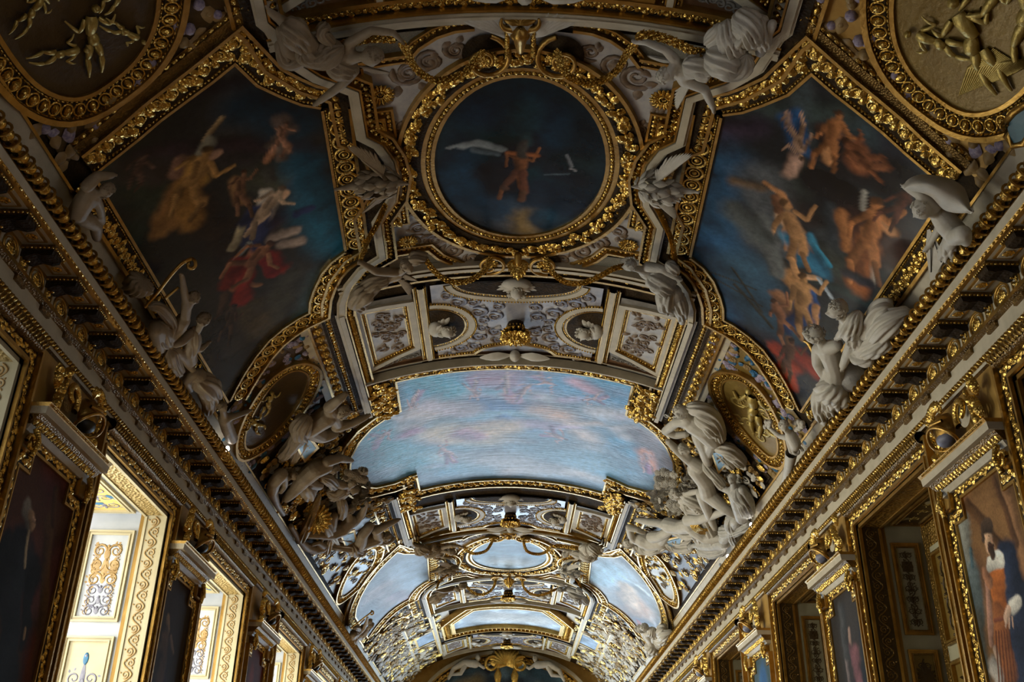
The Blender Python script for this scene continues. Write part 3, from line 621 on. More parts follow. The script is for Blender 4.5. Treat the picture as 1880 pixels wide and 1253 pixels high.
# ---- side pictures -------------------------------------------------------
near_arc = [(2.39, 8.99), (2.6, 8.86), (2.8, 8.65), (3.02, 8.38), (3.17, 8.0), (3.45, 8.14), (3.75, 8.25), (4.1, 8.36), (4.4, 8.46), (4.7, 8.52), (4.95, 8.55)]
low_edge = [(4.97, 8.6), (4.97, 14.35)]
far_arc = [(4.97, 14.4), (4.6, 14.0), (4.3, 13.72), (4.02, 13.5), (3.75, 13.37), (3.48, 13.28), (3.3, 13.25), (3.24, 12.98), (3.13, 12.7), (2.95, 12.35), (2.75, 12.12), (2.53, 11.97)]
inner_edge = [(2.53, 11.95), (2.39, 9.02)]
near_arc, far_arc, inner_edge = adj(near_arc, .07), adj(far_arc, .07), adj(inner_edge, .07)
near_arc[-1] = (4.95, near_arc[-1][1]); far_arc[0] = (4.95, far_arc[0][1])
low_edge = [(4.95, near_arc[-1][1]), (4.95, far_arc[0][1])]
sp_poly = near_arc+low_edge[1:]+far_arc[1:]
NA = near_arc; NA_FAR = near_arc[:5]+[(3.42, 8.25), (3.8, 8.7), (4.2, 9.25), (4.55, 9.9), (4.8, 10.5), (4.95, 11.1)]
def side_picture(dy, sx, W, sd, bg, st, mat, seed, step=.03, amp=.3):
    near_arc = NA if W == 'near' else NA_FAR; low_edge = [(4.95, near_arc[-1][1]), (4.95, far_arc[0][1])]; sp_poly = near_arc+low_edge[1:]+far_arc[1:]
    f = vm(dy, sx)
    lab = {('near', 'right'): 'large shadowy painting of struggling orange-lit figures, right side of the vault', ('near', 'left'): 'large dark painting of floating figures in golden robes, left side of the vault',
           ('far', 'right'): 'pale blue painting high on the right of the far vault', ('far', 'left'): 'pale blue and lilac painting on the left of the far vault'}[(W, sd)]
    root = thing('vault_side_painting', vloc(3.9, 11, f), lab, 'painting')
    if sx < 0: st = [(-a, b-dy, -c, d-dy, r, cc, sf) for a, b, c, d, r, cc, sf in st]
    else: st = [(a, b-dy, c, d-dy, r, cc, sf) for a, b, c, d, r, cc, sf in st]
    canvas('canvas', sp_poly, bg, st, mat, f, root, .03, step, seed, amp=amp)
    for pth, kd, nm, wd in ((near_arc, 'leaf', 'acanthus_frame', .27), (inner_edge, 'coin', 'coin_frame', .24), (far_arc, 'coin', 'coin_frame', .24), (low_edge, 'leaf', 'acanthus_frame', .2)):
        pt = cw(sp_poly); 
        mb = MB()
        # travel so that the outside is on the left: near arc and the rest run clockwise seen with s right, Y up reversed
        q = list(pth); c = np.array([3.8, 11.]); a, b = np.array(q[0]), np.array(q[1]); n_ = np.array([-(b-a)[1], (b-a)[0]])
        mid = (np.array(q[len(q)//2])+np.array(q[len(q)//2-1]))/2
        if np.dot(n_, (a+b)/2-c) < 0: q = q[::-1]
        out = [(.035, .11, 'p'), (.04, .1, 'bead', .05), (wd, .13, kd, wd*.8 if kd == 'leaf' else wd), (.04, .17, 'p')]
        if nm == 'acanthus_frame' and wd > .25: out += [(.12, .1, 'b'), (.05, .12, 'bead', .1)]
        mould(mb, q, out); mb.obj(nm, ORN, f, root)
skin, skin2, skin3 = (.52, .24, .1), (.4, .14, .05), (.62, .36, .2)
stR = [K(1320, 300, 1300, 460, 60, (.02, .07, .14), 1.5), K(1400, 330, 1420, 430, 50, (.09, .1, .11), 1.2), K(1300, 450, 1330, 560, 40, (.02, .09, .2), 1.3), K(1360, 500, 1420, 600, 55, (.03, .08, .13), 1.4),
       K(1560, 300, 1640, 330, 60, (.012, .012, .014), 1.), K(1500, 330, 1580, 380, 40, (.008, .008, .01), .6), K(1600, 420, 1680, 480, 60, (.05, .02, .015), 1.2), K(1420, 640, 1480, 740, 45, (.02, .025, .04), 1.2),
       K(1450, 215, 1470, 270, 16, (.02, .08, .2), .8), K(1447, 205, 1470, 250, 7, (.5, .3, .2), .5), K(1460, 290, 1450, 315, 14, (.5, .3, .22), .7), K(1480, 275, 1465, 250, 12, (.02, .08, .2), .8),
       K(1515, 195, 1525, 225, 17, skin2, .6), K(1525, 190, 1560, 200, 9, skin2, .6), K(1515, 235, 1520, 250, 14, (.04, .02, .015), .6), K(1525, 265, 1522, 290, 12, skin, .6),
       K(1575, 270, 1580, 300, 18, (.2, .07, .03), .8), K(1580, 300, 1625, 305, 8, (.22, .08, .035), .7), K(1560, 250, 1562, 262, 9, (.2, .09, .05), .6),
       K(1405, 332, 1435, 352, 6, skin, .5), K(1435, 352, 1450, 375, 8, skin, .5), K(1440, 395, 1465, 420, 17, skin3, .5), K(1425, 360, 1430, 385, 10, (.18, .08, .04), .6), K(1445, 420, 1447, 455, 6, skin, .5), K(1470, 430, 1490, 455, 9, skin, .5), K(1490, 430, 1510, 480, 10, (.04, .22, .36), .6), K(1500, 450, 1525, 485, 6, (.04, .26, .42), .5),
       K(1560, 400, 1610, 395, 22, skin2, .6), K(1610, 395, 1640, 420, 12, skin, .6), K(1580, 430, 1575, 480, 12, skin2, .6), K(1575, 480, 1580, 530, 6, skin2, .5), K(1620, 430, 1625, 470, 16, skin2, .7), K(1545, 390, 1555, 450, 12, (.35, .14, .05), .7), K(1600, 445, 1605, 520, 5, (.4, .36, .3), .5), K(1585, 380, 1590, 350, 6, (.3, .28, .24), .7),
       K(1440, 480, 1470, 490, 10, (.03, .025, .02), .6), K(1455, 505, 1475, 540, 15, (.4, .2, .08), .6), K(1470, 505, 1505, 510, 6, skin3, .5), K(1475, 540, 1485, 590, 8, skin3, .5), K(1490, 530, 1500, 575, 8, (.02, .07, .22), .6), K(1500, 560, 1500, 590, 6, (.5, .25, .12), .5), K(1505, 510, 1530, 545, 4, (.35, .4, .45), .6), K(1430, 540, 1455, 575, 12, (.3, .14, .07), .8), K(1455, 555, 1470, 590, 4, (.6, .36, .06), .5),
       K(1430, 640, 1460, 670, 17, (.35, .04, .02), .7), K(1470, 650, 1500, 680, 16, (.28, .03, .02), .9), K(1450, 620, 1452, 635, 8, (.2, .1, .05), .6), K(1345, 490, 1400, 570, 2, (.03, .035, .03), .5), K(1350, 520, 1420, 600, 3, (.03, .035, .03), .5), K(1300, 495, 1390, 530, 1.5, (.03, .035, .03), .5), K(1315, 510, 1400, 560, 1.5, (.03, .035, .03), .5), K(1350, 330, 1395, 340, 12, (.12, .08, .05), 1.2)]
stR = [q for q in stR if not (abs(q[5][0]-skin2[0]*1.1) < 1e-6 and abs(q[5][1]-skin2[1]*1.1) < 1e-6)]
stR += PF(1530, 255, 120, .2, (.36, .14, .05), None, 1)+PF(1590, 285, 110, -.9, (.2, .07, .03), None, 2)+PF(1462, 430, 150, -.35, (.55, .28, .12), (.03, .17, .3), 3)+PF(1600, 440, 170, .15, (.42, .16, .055), (.28, .09, .03), 4)+PF(1478, 560, 130, -.1, (.46, .24, .1), (.02, .06, .2), 5)+PF(1440, 585, 90, -.5, (.3, .13, .07), None, 6)+PF(1465, 250, 90, 2.9, (.42, .25, .16), (.02, .08, .2), 7)+PF(1650, 380, 90, .6, (.14, .05, .03), None, 8)+PF(1450, 660, 90, .1, (.12, .05, .03), (.36, .04, .02), 9)
stR += [K(1400, 400, 1430, 500, 12, (.1, .11, .11), 1.), K(1350, 380, 1400, 430, 20, (.06, .07, .07), 1.2), K(1560, 500, 1600, 520, 12, (.03, .03, .04), .8), K(1520, 330, 1560, 350, 16, (.005, .005, .006), .5)]
side_picture(0, 1, 'near', 'right', (.022, .028, .034), stR, M_OIL, 11, amp=.35)
stL = [K(590, 380, 620, 440, 50, (.008, .1, .17), 1.5), K(560, 300, 590, 380, 40, (.01, .07, .12), 1.5), K(450, 190, 540, 220, 50, (.008, .03, .05), 1.4), K(540, 520, 500, 580, 40, (.07, .07, .05), 1.4), K(450, 560, 480, 600, 30, (.1, .08, .04), 1.3), K(400, 700, 450, 660, 45, (.008, .014, .022), 1.2), K(600, 500, 560, 590, 24, (.04, .08, .09), 1.2),
       K(230, 310, 290, 320, 30, (.04, .03, .025), 1.2), K(405, 215, 375, 255, 5, (.45, .3, .14), .6), K(385, 255, 365, 285, 10, (.3, .28, .2), .7), K(395, 278, 385, 285, 9, (.5, .28, .17), .5), K(345, 300, 365, 325, 20, (.45, .24, .05), .7), K(330, 290, 322, 315, 13, (.25, .13, .08), .8), K(345, 330, 350, 360, 12, (.5, .3, .14), .6), K(350, 365, 366, 375, 5, (.55, .33, .2), .5), K(335, 350, 300, 400, 25, (.3, .14, .04), .9), K(330, 380, 290, 420, 20, (.45, .22, .06), .8), K(350, 390, 340, 410, 10, (.4, .2, .08), .8),
       K(515, 215, 525, 230, 14, (.14, .1, .08), .9), K(510, 262, 520, 272, 12, (.5, .24, .13), .6), K(500, 275, 488, 292, 7, (.35, .16, .08), .7), K(430, 330, 445, 365, 12, (.25, .13, .05), .9), K(490, 310, 495, 325, 10, (.05, .05, .04), .7), K(485, 350, 480, 370, 10, (.4, .36, .3), .6), K(510, 362, 522, 352, 8, (.5, .32, .2), .6), K(500, 370, 480, 400, 12, (.4, .33, .27), .7), K(545, 390, 570, 380, 9, (.015, .03, .09), .7), K(460, 395, 450, 440, 14, (.02, .03, .08), .8), K(445, 410, 425, 455, 7, (.45, .4, .26), .6), K(455, 445, 425, 480, 5, (.3, .34, .34), .6),
       K(490, 435, 540, 420, 10, (.35, .27, .22), .8), K(545, 440, 520, 445, 12, (.35, .27, .22), .8), K(470, 450, 455, 490, 11, (.48, .2, .1), .6), K(455, 495, 430, 525, 10, (.42, .15, .07), .6), K(440, 515, 475, 520, 5, (.5, .24, .12), .5), K(495, 470, 510, 490, 16, (.35, .03, .02), .7), K(480, 460, 500, 500, 10, (.3, .02, .02), .7), K(430, 480, 415, 520, 12, (.25, .03, .02), .8), K(430, 540, 440, 555, 10, (.04, .02, .02), .8), K(410, 540, 405, 570, 7, (.1, .06, .04), .8)]
stL += PF(355, 330, 150, .35, (.45, .24, .07), (.36, .18, .04), 11)+PF(515, 250, 70, .3, (.4, .2, .12), (.12, .09, .07), 12)+PF(485, 385, 120, .6, (.42, .3, .2), (.02, .03, .09), 13)+PF(460, 480, 120, .75, (.42, .18, .09), (.36, .03, .02), 14)+PF(440, 350, 90, .1, (.2, .1, .05), None, 15)+PF(415, 590, 80, .4, (.1, .06, .04), None, 16)+PF(250, 310, 80, .5, (.13, .07, .05), None, 17)
side_picture(0, -1, 'near', 'left', (.028, .028, .024), stL, M_OIL, 12, amp=.4)
side_picture(TY, 1, 'far', 'right', (.34, .4, .48), [(3., 28, 2.8, 29.5, .6, (.3, .5, .7), 1.5), (4., 30, 4.2, 31.5, .6, (.5, .34, .26), 1.4), (3.6, 29, 3.9, 30.5, .3, (.6, .5, .42), 1.3), (4.8, 31, 4.4, 31.6, .35, (.12, .18, .3), 1.3), (4.4, 31.6, 4.5, 32, .12, (.5, .1, .08), 1.)], M_GLOSS, 13, .07, amp=.3)
side_picture(TY, -1, 'far', 'left', (.3, .36, .44), [(-3, 28, -2.8, 30, .5, (.3, .45, .62), 1.5), (-4., 29, -4.1, 31, .5, (.45, .36, .34), 1.4), (-4.6, 30, -4.4, 32, .4, (.2, .26, .34), 1.4), (-3.6, 30.5, -3.2, 31.5, .25, (.28, .2, .24), 1.3)], M_GLOSS, 14, .07, amp=.3)
# ---- great central picture ----------------------------------------------
dpr = [(2.17, 16.35), (2.2, 17.65), (2.52, 17.8), (2.85, 18.05), (3.15, 18.45), (3.4, 19.0), (3.52, 19.65), (3.5, 20.3), (3.36, 20.85), (3.1, 21.2), (2.7, 21.35), (2.17, 21.2), (2.17, 22.28)]
dpoly = dpr+[(-s, y) for s, y in reversed(dpr)]
f = vm()
root = thing('great_central_painting', vloc(0, 19.4, f), 'vast bright cloudy blue and lilac ceiling painting at the centre of the vault', 'painting')
ss_ = [K(730, 720, 1150, 700, 50, (.03, .22, .38), 1.6), K(900, 690, 1000, 700, 40, (.34, .2, .28), 1.3), K(1000, 700, 1160, 740, 40, (.1, .24, .42), 1.4), K(890, 740, 980, 745, 24, (.05, .1, .24), .7), K(875, 738, 900, 742, 22, (.05, .1, .24), .7), K(925, 765, 930, 770, 14, (.06, .12, .26), .8), K(935, 725, 945, 735, 14, (.42, .22, .26), .8), K(800, 740, 860, 750, 30, (.4, .36, .42), 1.3), K(820, 790, 900, 800, 40, (.5, .44, .36), 1.5), K(870, 790, 930, 780, 24, (.5, .4, .3), 1.2), K(850, 795, 870, 800, 20, (.34, .2, .26), .9), K(990, 750, 1030, 760, 26, (.45, .32, .26), 1.2), K(700, 830, 760, 850, 50, (.12, .32, .44), 1.5), K(990, 830, 1100, 850, 60, (.2, .32, .44), 1.6), K(1180, 800, 1220, 850, 30, (.15, .13, .14), 1.2), K(1185, 830, 1195, 860, 14, (.45, .22, .16), 1.), K(730, 800, 760, 790, 14, (.3, .16, .26), 1.2), K(680, 790, 700, 850, 26, (.08, .24, .32), 1.3), K(900, 840, 1000, 860, 40, (.42, .44, .5), 1.5), K(780, 700, 830, 720, 25, (.08, .3, .42), 1.3), K(1060, 700, 1090, 715, 16, (.4, .24, .3), 1.), K(1120, 720, 1140, 722, 6, (.42, .24, .26), 1.)]
for k in range(70):
    a, b = rng.uniform(690, 1180), rng.uniform(690, 880); c_ = [(.5, .5, .56), (.12, .26, .42), (.36, .3, .42), (.45, .4, .4), (.16, .3, .42)][k % 5]
    ss_.append(K(a, b, a+rng.uniform(10, 90), b+rng.uniform(-8, 12), rng.uniform(7, 24), c_, 1.8))
ss_ = [(a, b, c, d, r, tuple(np.clip(np.array(q)*1.1+(np.array(q)-np.mean(q))*.35, .01, .95)), sf*1.1) for a, b, c, d, r, q, sf in ss_]
ss_ = ss_[21:]+ss_[:21]+[q for k_, (x_, y_) in enumerate(((930, 700), (960, 716), (1000, 700), (870, 715), (760, 735), (1090, 730), (820, 830), (1190, 845), (700, 800), (1020, 800))) for q in PF(x_, y_, 46, k_*.9, (.5, .3, .3), (.3, .16, .3), 60+k_)]
canvas('canvas', dpoly, (.16, .28, .44), ss_, M_GLOSS, f, root, .02, .045, 21, amp=.22)
mb = MB(); mould(mb, cw(dpoly), [(.04, .12, 'p'), (.04, .1, 'bead', .06), (.2, .14, 'garl', .12), (.05, .16, 'd'), (.05, .2, 'p')], True); mb.obj('leafy_frame', ORN, f, root)
for sx in (-1, 1):
    g = vm(0, sx)
    for m_ in (0, 1):
        mb = MB(); h0 = lambda y: 2*Y0-y if m_ else y
        for k in range(70): mb.add(*xf(T_LEAF, (rng.uniform(2.32, 2.62), h0(rng.uniform(16.2, 17.5)), rng.uniform(.1, .17)), rng.uniform(0, 6.3), (.19, .16, .2)), GC)
        fill(mb, [(2.28, h0(16.15)), (2.64, h0(16.15)), (2.64, h0(17.5)), (2.28, h0(17.4))], .09, DK)
        mb.obj('leaf_block', ORN, g, root)
    # straight pieces of the white and gold moulding beside it
    for m_ in (0, 1):
        mm = vm(0, sx, bool(m_)); pth = [(2.83, 17.3), (2.83, 13.4)]
        mo = thing('straight_moulding', vloc(2.88, 15.5, mm), 'straight white and gold moulding on the %s of the %s row of coffers' % ('right' if sx > 0 else 'left', 'second' if m_ else 'nearest'), 'moulding')
        mb = MB(); mould(mb, offset(pth, -.26), [(.035, .22, 'p'), (.12, .2, 'rope', .05), (.025, .24, 'p')]); mb.obj('roped_edge', ORN, mm, mo)
        mb = MB(); mould(mb, offset(pth, -.06), [(.08, .28, 'w'), (.05, .18, 'w')]); mb.obj('white_fillet', ORN, mm, mo)
        mb = MB(); mould(mb, offset(pth, .08), [(.07, .1, 'd'), (.1, .1, 'bead', .1), (.05, .12, 'd'), (.2, .12, 'fleur', .13), (.04, .15, 'p'), (.12, .06, 'w')]); mb.obj('carved_band', ORN, mm, mo)
# ---- coffered bands -------------------------------------------------------
def coffer_band(dy, name, lab, full=True):
    f = vm(dy); root = thing('coffered_band', vloc(0, 14.6, f), lab, 'ceiling band')
    y0, y1 = 13.25, 15.75
    # centre panel: ground with four bites
    mb = MB(); n = 48; S = np.linspace(-1.36, 1.36, n); Yv = np.linspace(y0, y1-.12, 14); A, B = np.meshgrid(S, Yv, indexing='ij')
    mb.add(np.stack([A, B, 0*A+.05], -1).reshape(-1, 3), grid_faces(n, 14), 0)
    for sx in (-1, 1):
        for sy in (-1, 1):
            for (a, b, r) in ((.35, .25, .15), (.62, .4, .17), (.95, .75, .17), (.7, .72, .13), (.3, .55, .12), (1.12, .98, .13), (.55, .12, .11)):
                c_ = 14.62+sy*b*1.05
                mb.add(*xf(T_CURL, (sx*a, c_, .055), 1, (sx*r*2, sy*r*2, .1)), 1+(sy > 0)); mb.add(*xf(T_CURL, (sx*a, c_, .055), 4, (sx*r*1.5, sy*r*1.3, .1)), 2-(sy > 0)*1)
                mb.add(*xf(T_LEAF, (sx*a, c_, .055), 2, (sx*r*1.4, r, .05)), 3); mb.add(*xf(T_LEAF, (sx*a, c_, .055), 5, (sx*r*1.2, r, .05)), 1)
    mb.obj('arabesque_field', [M_ARABB, M_GREY, M_ARABD, M_ARAB], f, root)
    def lobe(cx, cy, rx, ry, a0, nm, sx=1):
        g = f; mb = MB(); e = ellip(cx, cy, rx, ry, 20, a0, a0+PI)
        fill(mb, ellip(cx, cy, rx, ry, 28, a0, a0+PI), .07, DK)
        mould(mb, e[::-1], [(.03, .1, 'p'), (.05, .1, 'bead', .05), (.1, .12, 'w'), (.04, .14, 'bead', .05)])
        q = mb.obj('lunette', ORN, g, root)
        mb = MB(); c_, s_ = math.cos(a0+PI/2), math.sin(a0+PI/2)
        mx, my = cx+c_*rx*.45, cy+s_*ry*.42
        mb.add(*xf(sphere(12, 8), (cx+c_*rx*.12, cy+s_*ry*.1, .08), 0, (.24 if s_*s_ > .5 else .13, .13 if s_*s_ > .5 else .24, .09)), 0)
        for k in range(5): a_ = a0+PI/2+(k-2)*.5; mb.add(*xf(T_LEAF, (cx+c_*rx*.05, cy+s_*ry*.05, .13), a_, (.26, .12, .14)), 0)
        sub = MB(); hd_, hf_ = head_shape(np.zeros(3), np.array([0, -.7, .5]), np.array([c_*.3, .3, 1.]), .13); mb.add(hd_*[1, 1, .8]+[mx, my, .16], hf_, 0)
        for k in range(16): a_ = k/16*2*PI; mb.add(*xf(T_CURL, (mx+.115*math.cos(a_), my+.13*math.sin(a_), .14+.03*math.sin(3*a_)), a_, (.09, .09, .25)), 0)
        for sd in (-1, 1):
            for k in range(3): mb.add(*xf(T_LEAF, (mx-c_*.08, my-s_*.08, .05), a0+PI/2+sd*(1.15+.28*k), (.36-.05*k, .2, .14)), 0)
        mb.obj('stucco_bust', M_ST, g, q)
    lobe(-1.42, 14.6, .56, .6, -PI/2, 'l'); lobe(1.42, 14.6, .56, .6, PI/2, 'r')
    lobe(0, y0, .95, .42, 0, 'n'); 
    mb = MB(); e = ellip(0, y1, .8, .5, 20, PI, 2*PI)
    mould(mb, [(-1.36, y1-.14)]+[(s, y) for s, y in e if y < y1-.14]+[(1.36, y1-.14)], [(.05, .1, 'bead', .05), (.06, .14, 'p'), (.04, .14, 'bead', .05)][::-1]); mb.obj('beaded_edge', ORN, f, root)
    mb = MB()
    for sx in (-1, 1):
        v, fc = T_LEAF; mb.add(*xf(T_LEAF, (sx*.08, y1-.1, .12), 0 if sx > 0 else PI, (.55, .34, .4)), 0)
    mb.add(*xf(sphere(10, 7), (0, y1-.1, .14), 0, (.1, .13, .1)), 0); mb.obj('winged_shell', M_ST, f, root)
    # hanging boss
    mb = MB(); mb.add(*xf(T_ROSE, (0, 14.62, .3), 0, (.26, .26, .3)), 0)
    for a in np.linspace(0, 2*PI, 16, endpoint=False):
        for h, r in ((.1, .13), (.2, .2), (.3, .22)): mb.add(*xf(T_LEAF, (r*.7*math.cos(a+h*9), 14.62+r*.7*math.sin(a+h*9), h), a+h*9, (r*.6, r*.5, .3)), 0)
    mb.add(*xf(sphere(12, 8), (0, 14.62, .15), 0, (.16, .16, .2)), 1); mb.obj('hanging_boss', [M_GC, M_DK], f, root)
    # strip of dark coving and the white outer line
    mb = MB(); pth = [(s, y1) for s in np.linspace(-2.72, 2.72, 26)]; mould(mb, pth[::-1], [(.02, .1, 'w'), (.1, .02, 'b')]); mb.obj('dark_coving', ORN[:4]+[M_RED], f, root)
    mb = MB(); mould(mb, [(s, y1+.2) for s in np.linspace(-2.74, 2.74, 26)], [(.04, .26, 'w')]); mb.obj('white_edge', ORN, f, root)
    for sx in (-1, 1):
        g = vm(dy, sx)
        mb = MB(); p_ = [(1.5, y1-.1), (1.5, y0)]                              # pilaster strip
        mould(mb, [(1.42, y1-.05), (1.42, y0)], [(.04, .12, 'bead', .05), (.02, .14, 'p'), (.07, .16, 'w'), (.02, .14, 'p'), (.05, .1, 'bead', .05), (.02, .1, 'p')]); mb.obj('pilaster_strip', ORN, g, root)
        mb = MB(); q = [(1.84, 13.8), (2.42, 13.75), (2.42, 15.4), (1.84, 15.12)]
        fill(mb, q, .03, 1); 
        for k in range(16): mb.add(*xf(T_CURL, (rng.uniform(1.92, 2.34), rng.uniform(13.9, 15.1), .03), rng.uniform(0, 6), (.17, .19, .15)), 2)
        for k in range(26): mb.add(*xf(T_LEAF, (rng.uniform(1.9, 2.36), rng.uniform(13.85, 15.15), .03), rng.uniform(0, 6), (.16, .12, .12)), 2)
        mb.obj('relief_panel', [M_GC, M_ARAB, M_ARABD], g, root)
        mb = MB(); mould(mb, cw(q), [(.025, .06, 'p'), (.05, .08, 'bead', .055), (.02, .1, 'p'), (.1, .12, 'w')], True); mb.obj('coffer_frame', ORN, g, root)
        mb = MB(); fill(mb, [(2.55, 13.6), (2.74, 13.6), (2.74, 15.85), (2.55, 15.7)], .06, 0)
        for k in range(20): mb.add(*xf(T_LEAF, (2.57, 13.7+k*.105, .06), .1, (.15, .09, .2)), 0)
        mb.obj('tasselled_border', M_WH, g, root)
        mb = MB(); fill(mb, [(1.66, 13.45), (2.5, 13.42), (2.5, 13.6), (1.66, 13.66)], .03, 0); mb.obj('marbled_soffit', M_MARB, g, root); mb = MB(); fill(mb, [(1.66, 15.25), (2.5, 15.62), (2.6, 15.9), (1.66, 15.9)], .01, 0)
        for k in range(8): mb.add(*xf(T_CURL, (1.75+k*.09, 15.55+.02*k, .01), k, (.12, .14, .1)), 0)
        mb.obj('marbled_soffit', M_MARB, g, root)
coffer_band(0, 'a', 'nearest row of ceiling coffers, warm cream with a gilded hanging boss')
coffer_band(10.25, 'b', 'second row of ceiling coffers, just beyond the great bright painting')
coffer_band(TY, 'c', 'third row of ceiling coffers, between the far round and octagonal paintings')
coffer_band(TY+8.2, 'd', 'fourth and furthest row of ceiling coffers before the end wall')
coffer_band(-8.25, 'e', 'dark row of coffers at the very top edge of the view')
# ---- octagonal picture -----------------------------------------------------
f = vm(); oc = [(-1.2, 35.25), (1.2, 35.25), (2.0, 36.7), (2.0, 38.4), (-2.0, 38.4), (-2.0, 36.7)]
root = thing('eight_sided_ceiling_painting', vloc(0, 37, f), 'small bright pale-blue polygonal ceiling painting near the far end', 'painting')
canvas('canvas', oc, (.38, .5, .62), [(-.5, 37, 1, 37.2, .8, (.6, .62, .62), 1.5)], M_GLOSS, f, root, .04, .08, 31)
mb = MB(); mould(mb, cw(oc), [(.06, .3, 'p'), (.08, .26, 'p'), (.3, .3, 'egg', .16), (.06, .34, 'p')], True); mb.obj('gadrooned_frame', ORN, f, root)
for sx in (-1, 1):
    g = vm(0, sx)
    root = thing('small_square_painting', vloc(2.9, 38, g), 'tiny blue square painting %s of the far polygonal painting' % ('right' if sx > 0 else 'left'), 'painting')
    q = [(2.85, 37.3), (3.5, 37.3), (3.5, 39), (2.85, 39)]; canvas('canvas', q, (.35, .48, .65), [], M_GLOSS, g, root, .05, .1, 33)
    mb = MB(); mould(mb, cw(q), [(.08, .12, 'p'), (.1, .12, 'w')], True); mb.obj('frame', ORN, g, root)
    mb = MB(); mould(mb, [(2.65, 41.5), (2.65, 34.8)], [(.04, .2, 'p'), (.1, .22, 'w'), (.06, .18, 'p')]); mould(mb, [(3.75, 43), (3.75, 34.8)], [(.04, .2, 'p'), (.1, .22, 'w'), (.06, .18, 'p'), (.2, .1, 'fleur', .2)])
    tag(mb.obj('straight_moulding', ORN, g), 'plain cream moulding running beside the polygonal painting, %s' % ('right' if sx > 0 else 'left'), 'moulding')
# ---- oval and round camaieux ------------------------------------------------
def camaieu(name, inner, sx, dy, lab, mat, seed, cat='relief medallion', fig=True, rim=1., fm=None):
    g = vm(dy, sx); c = np.mean(inner, 0); root = thing(name, vloc(c[0], c[1], g), lab, cat)
    p = cw(smooth_path(inner, 2, True))
    mb = MB(); fill(mb, p, .03, 0); r = random.Random(seed)
    mb.obj('painted_ground', [mat], g, root)
    mb = MB(); mould(mb, p, [(.035*rim, .1, 'p'), (.03*rim, .09, 'bead', .05), (.12*rim, .13, 'egg', .11*rim), (.02, .12, 'bead', .05), (.05*rim, .15, 'p')], True); mb.obj('gilded_rim', ORN, g, root)
    return root, g
def gold_fig(mb, s, y, sc, ang, r):
    """small relief nude: joined tapering limbs"""
    def L(a, b, ra, rb): 
        pts = [tuple(np.array(a)+(np.array(b)-np.array(a))*t) for t in np.linspace(0, 1, 5)]
        mb.add(*tube([(p[0], p[1], .05+.02*math.sin(3*t)) for p, t in zip(pts, np.linspace(0, 1, 5))], np.array([ra*.8, ra, (ra+rb)/2, rb, rb*.7]), 6, flat=.7), 0)
    R = lambda x, z: (s+sc*(x*math.cos(ang)-z*math.sin(ang)), y+sc*(x*math.sin(ang)+z*math.cos(ang)))
    j = lambda v: v+r.uniform(-.06, .06)
    L(R(0, .55), R(j(0), .2), .12*sc, .1*sc); L(R(0, .2), R(j(.03), 0), .1*sc, .11*sc); mb.add(*xf(sphere(8, 6), (*R(j(0), .72), .08), 0, .075*sc), 0)
    for q in (-1, 1):
        k = R(j(q*.16), j(-.3)); L(R(q*.06, 0), k, .08*sc, .06*sc); L(k, R(j(q*.1), j(-.65)), .06*sc, .035*sc)
        e = R(q*j(.28), j(.3)); L(R(q*.12, .5), e, .05*sc, .04*sc); L(e, R(q*j(.42), j(.5)), .04*sc, .025*sc)
ovR = [P(*q) for q in ((1330, 725), (1328, 700), (1345, 692), (1372, 700), (1402, 738), (1425, 785), (1433, 825), (1420, 840), (1392, 815), (1358, 775))]
ovL = [(-a, b) for a, b in (P(*q) for q in ((566, 690), (552, 677), (530, 678), (500, 700), (468, 745), (446, 795), (448, 826), (480, 812), (520, 775), (552, 730)))]
r5 = random.Random(5)
root, g = camaieu('oval_relief_medallion', ovR, 1, 0, 'oval gold medallion with a standing figure, right of the grey bearded statue', M_CAME, 1)
mb = MB(); gold_fig(mb, 4.35, 15.35, .95, -.35+PI, r5); 
for k in range(12): mb.add(*xf(T_CURL, (rng.uniform(3.9, 4.8), rng.uniform(14.9, 16), .03), rng.uniform(0, 6), (.3, .3, .1)), 0)
mb.obj('relief_figure', M_CAMF, g, root)
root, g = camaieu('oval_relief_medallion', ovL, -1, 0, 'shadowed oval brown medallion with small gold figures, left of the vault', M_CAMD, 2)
mb = MB(); gold_fig(mb, 4.45, 15.2, .5, 2.6, r5); gold_fig(mb, 4.75, 15.6, .5, 3.3, r5); mb.obj('relief_figure', M_CAMF, g, root)
fo = [P(*q) for q in ((1186, 1018), (1200, 1014), (1222, 1043), (1240, 1085), (1238, 1106), (1212, 1085), (1192, 1048))]
fl = [(-a, b) for a, b in (P(*q) for q in ((690, 1005), (672, 1008), (645, 1040), (624, 1085), (626, 1098), (655, 1075), (683, 1035)))]
camaieu('oval_relief_medallion', fo, 1, 0, 'pale oval medallion in the far right of the vault', M_CAME, 3); camaieu('oval_relief_medallion', fl, -1, 0, 'pale oval medallion in the far left of the vault', M_MARB, 4)
fo2 = [P(*q) for q in ((1120, 1143), (1130, 1145), (1150, 1175), (1162, 1203), (1145, 1190), (1128, 1165))]
fl2 = [(-a, b) for a, b in (P(*q) for q in ((735, 1138), (722, 1140), (700, 1165), (690, 1185), (712, 1178), (730, 1155)))]
camaieu('oval_relief_medallion', fo2, 1, 0, 'tiny furthest oval medallion on the right', M_MARB, 5, rim=1.4); camaieu('oval_relief_medallion', fl2, -1, 0, 'tiny furthest oval medallion on the left', M_MARB, 6, rim=1.4)
rd = [(4.3, 7.5), (4.66, 7.53), (4.9, 7.3), (5.03, 6.9), (5.05, 6.2), (4.95, 5.5), (4.6, 5.2), (4.2, 5.2), (3.8, 5.4), (3.55, 5.8), (3.5, 6.4), (3.7, 7.02), (3.98, 7.36)]
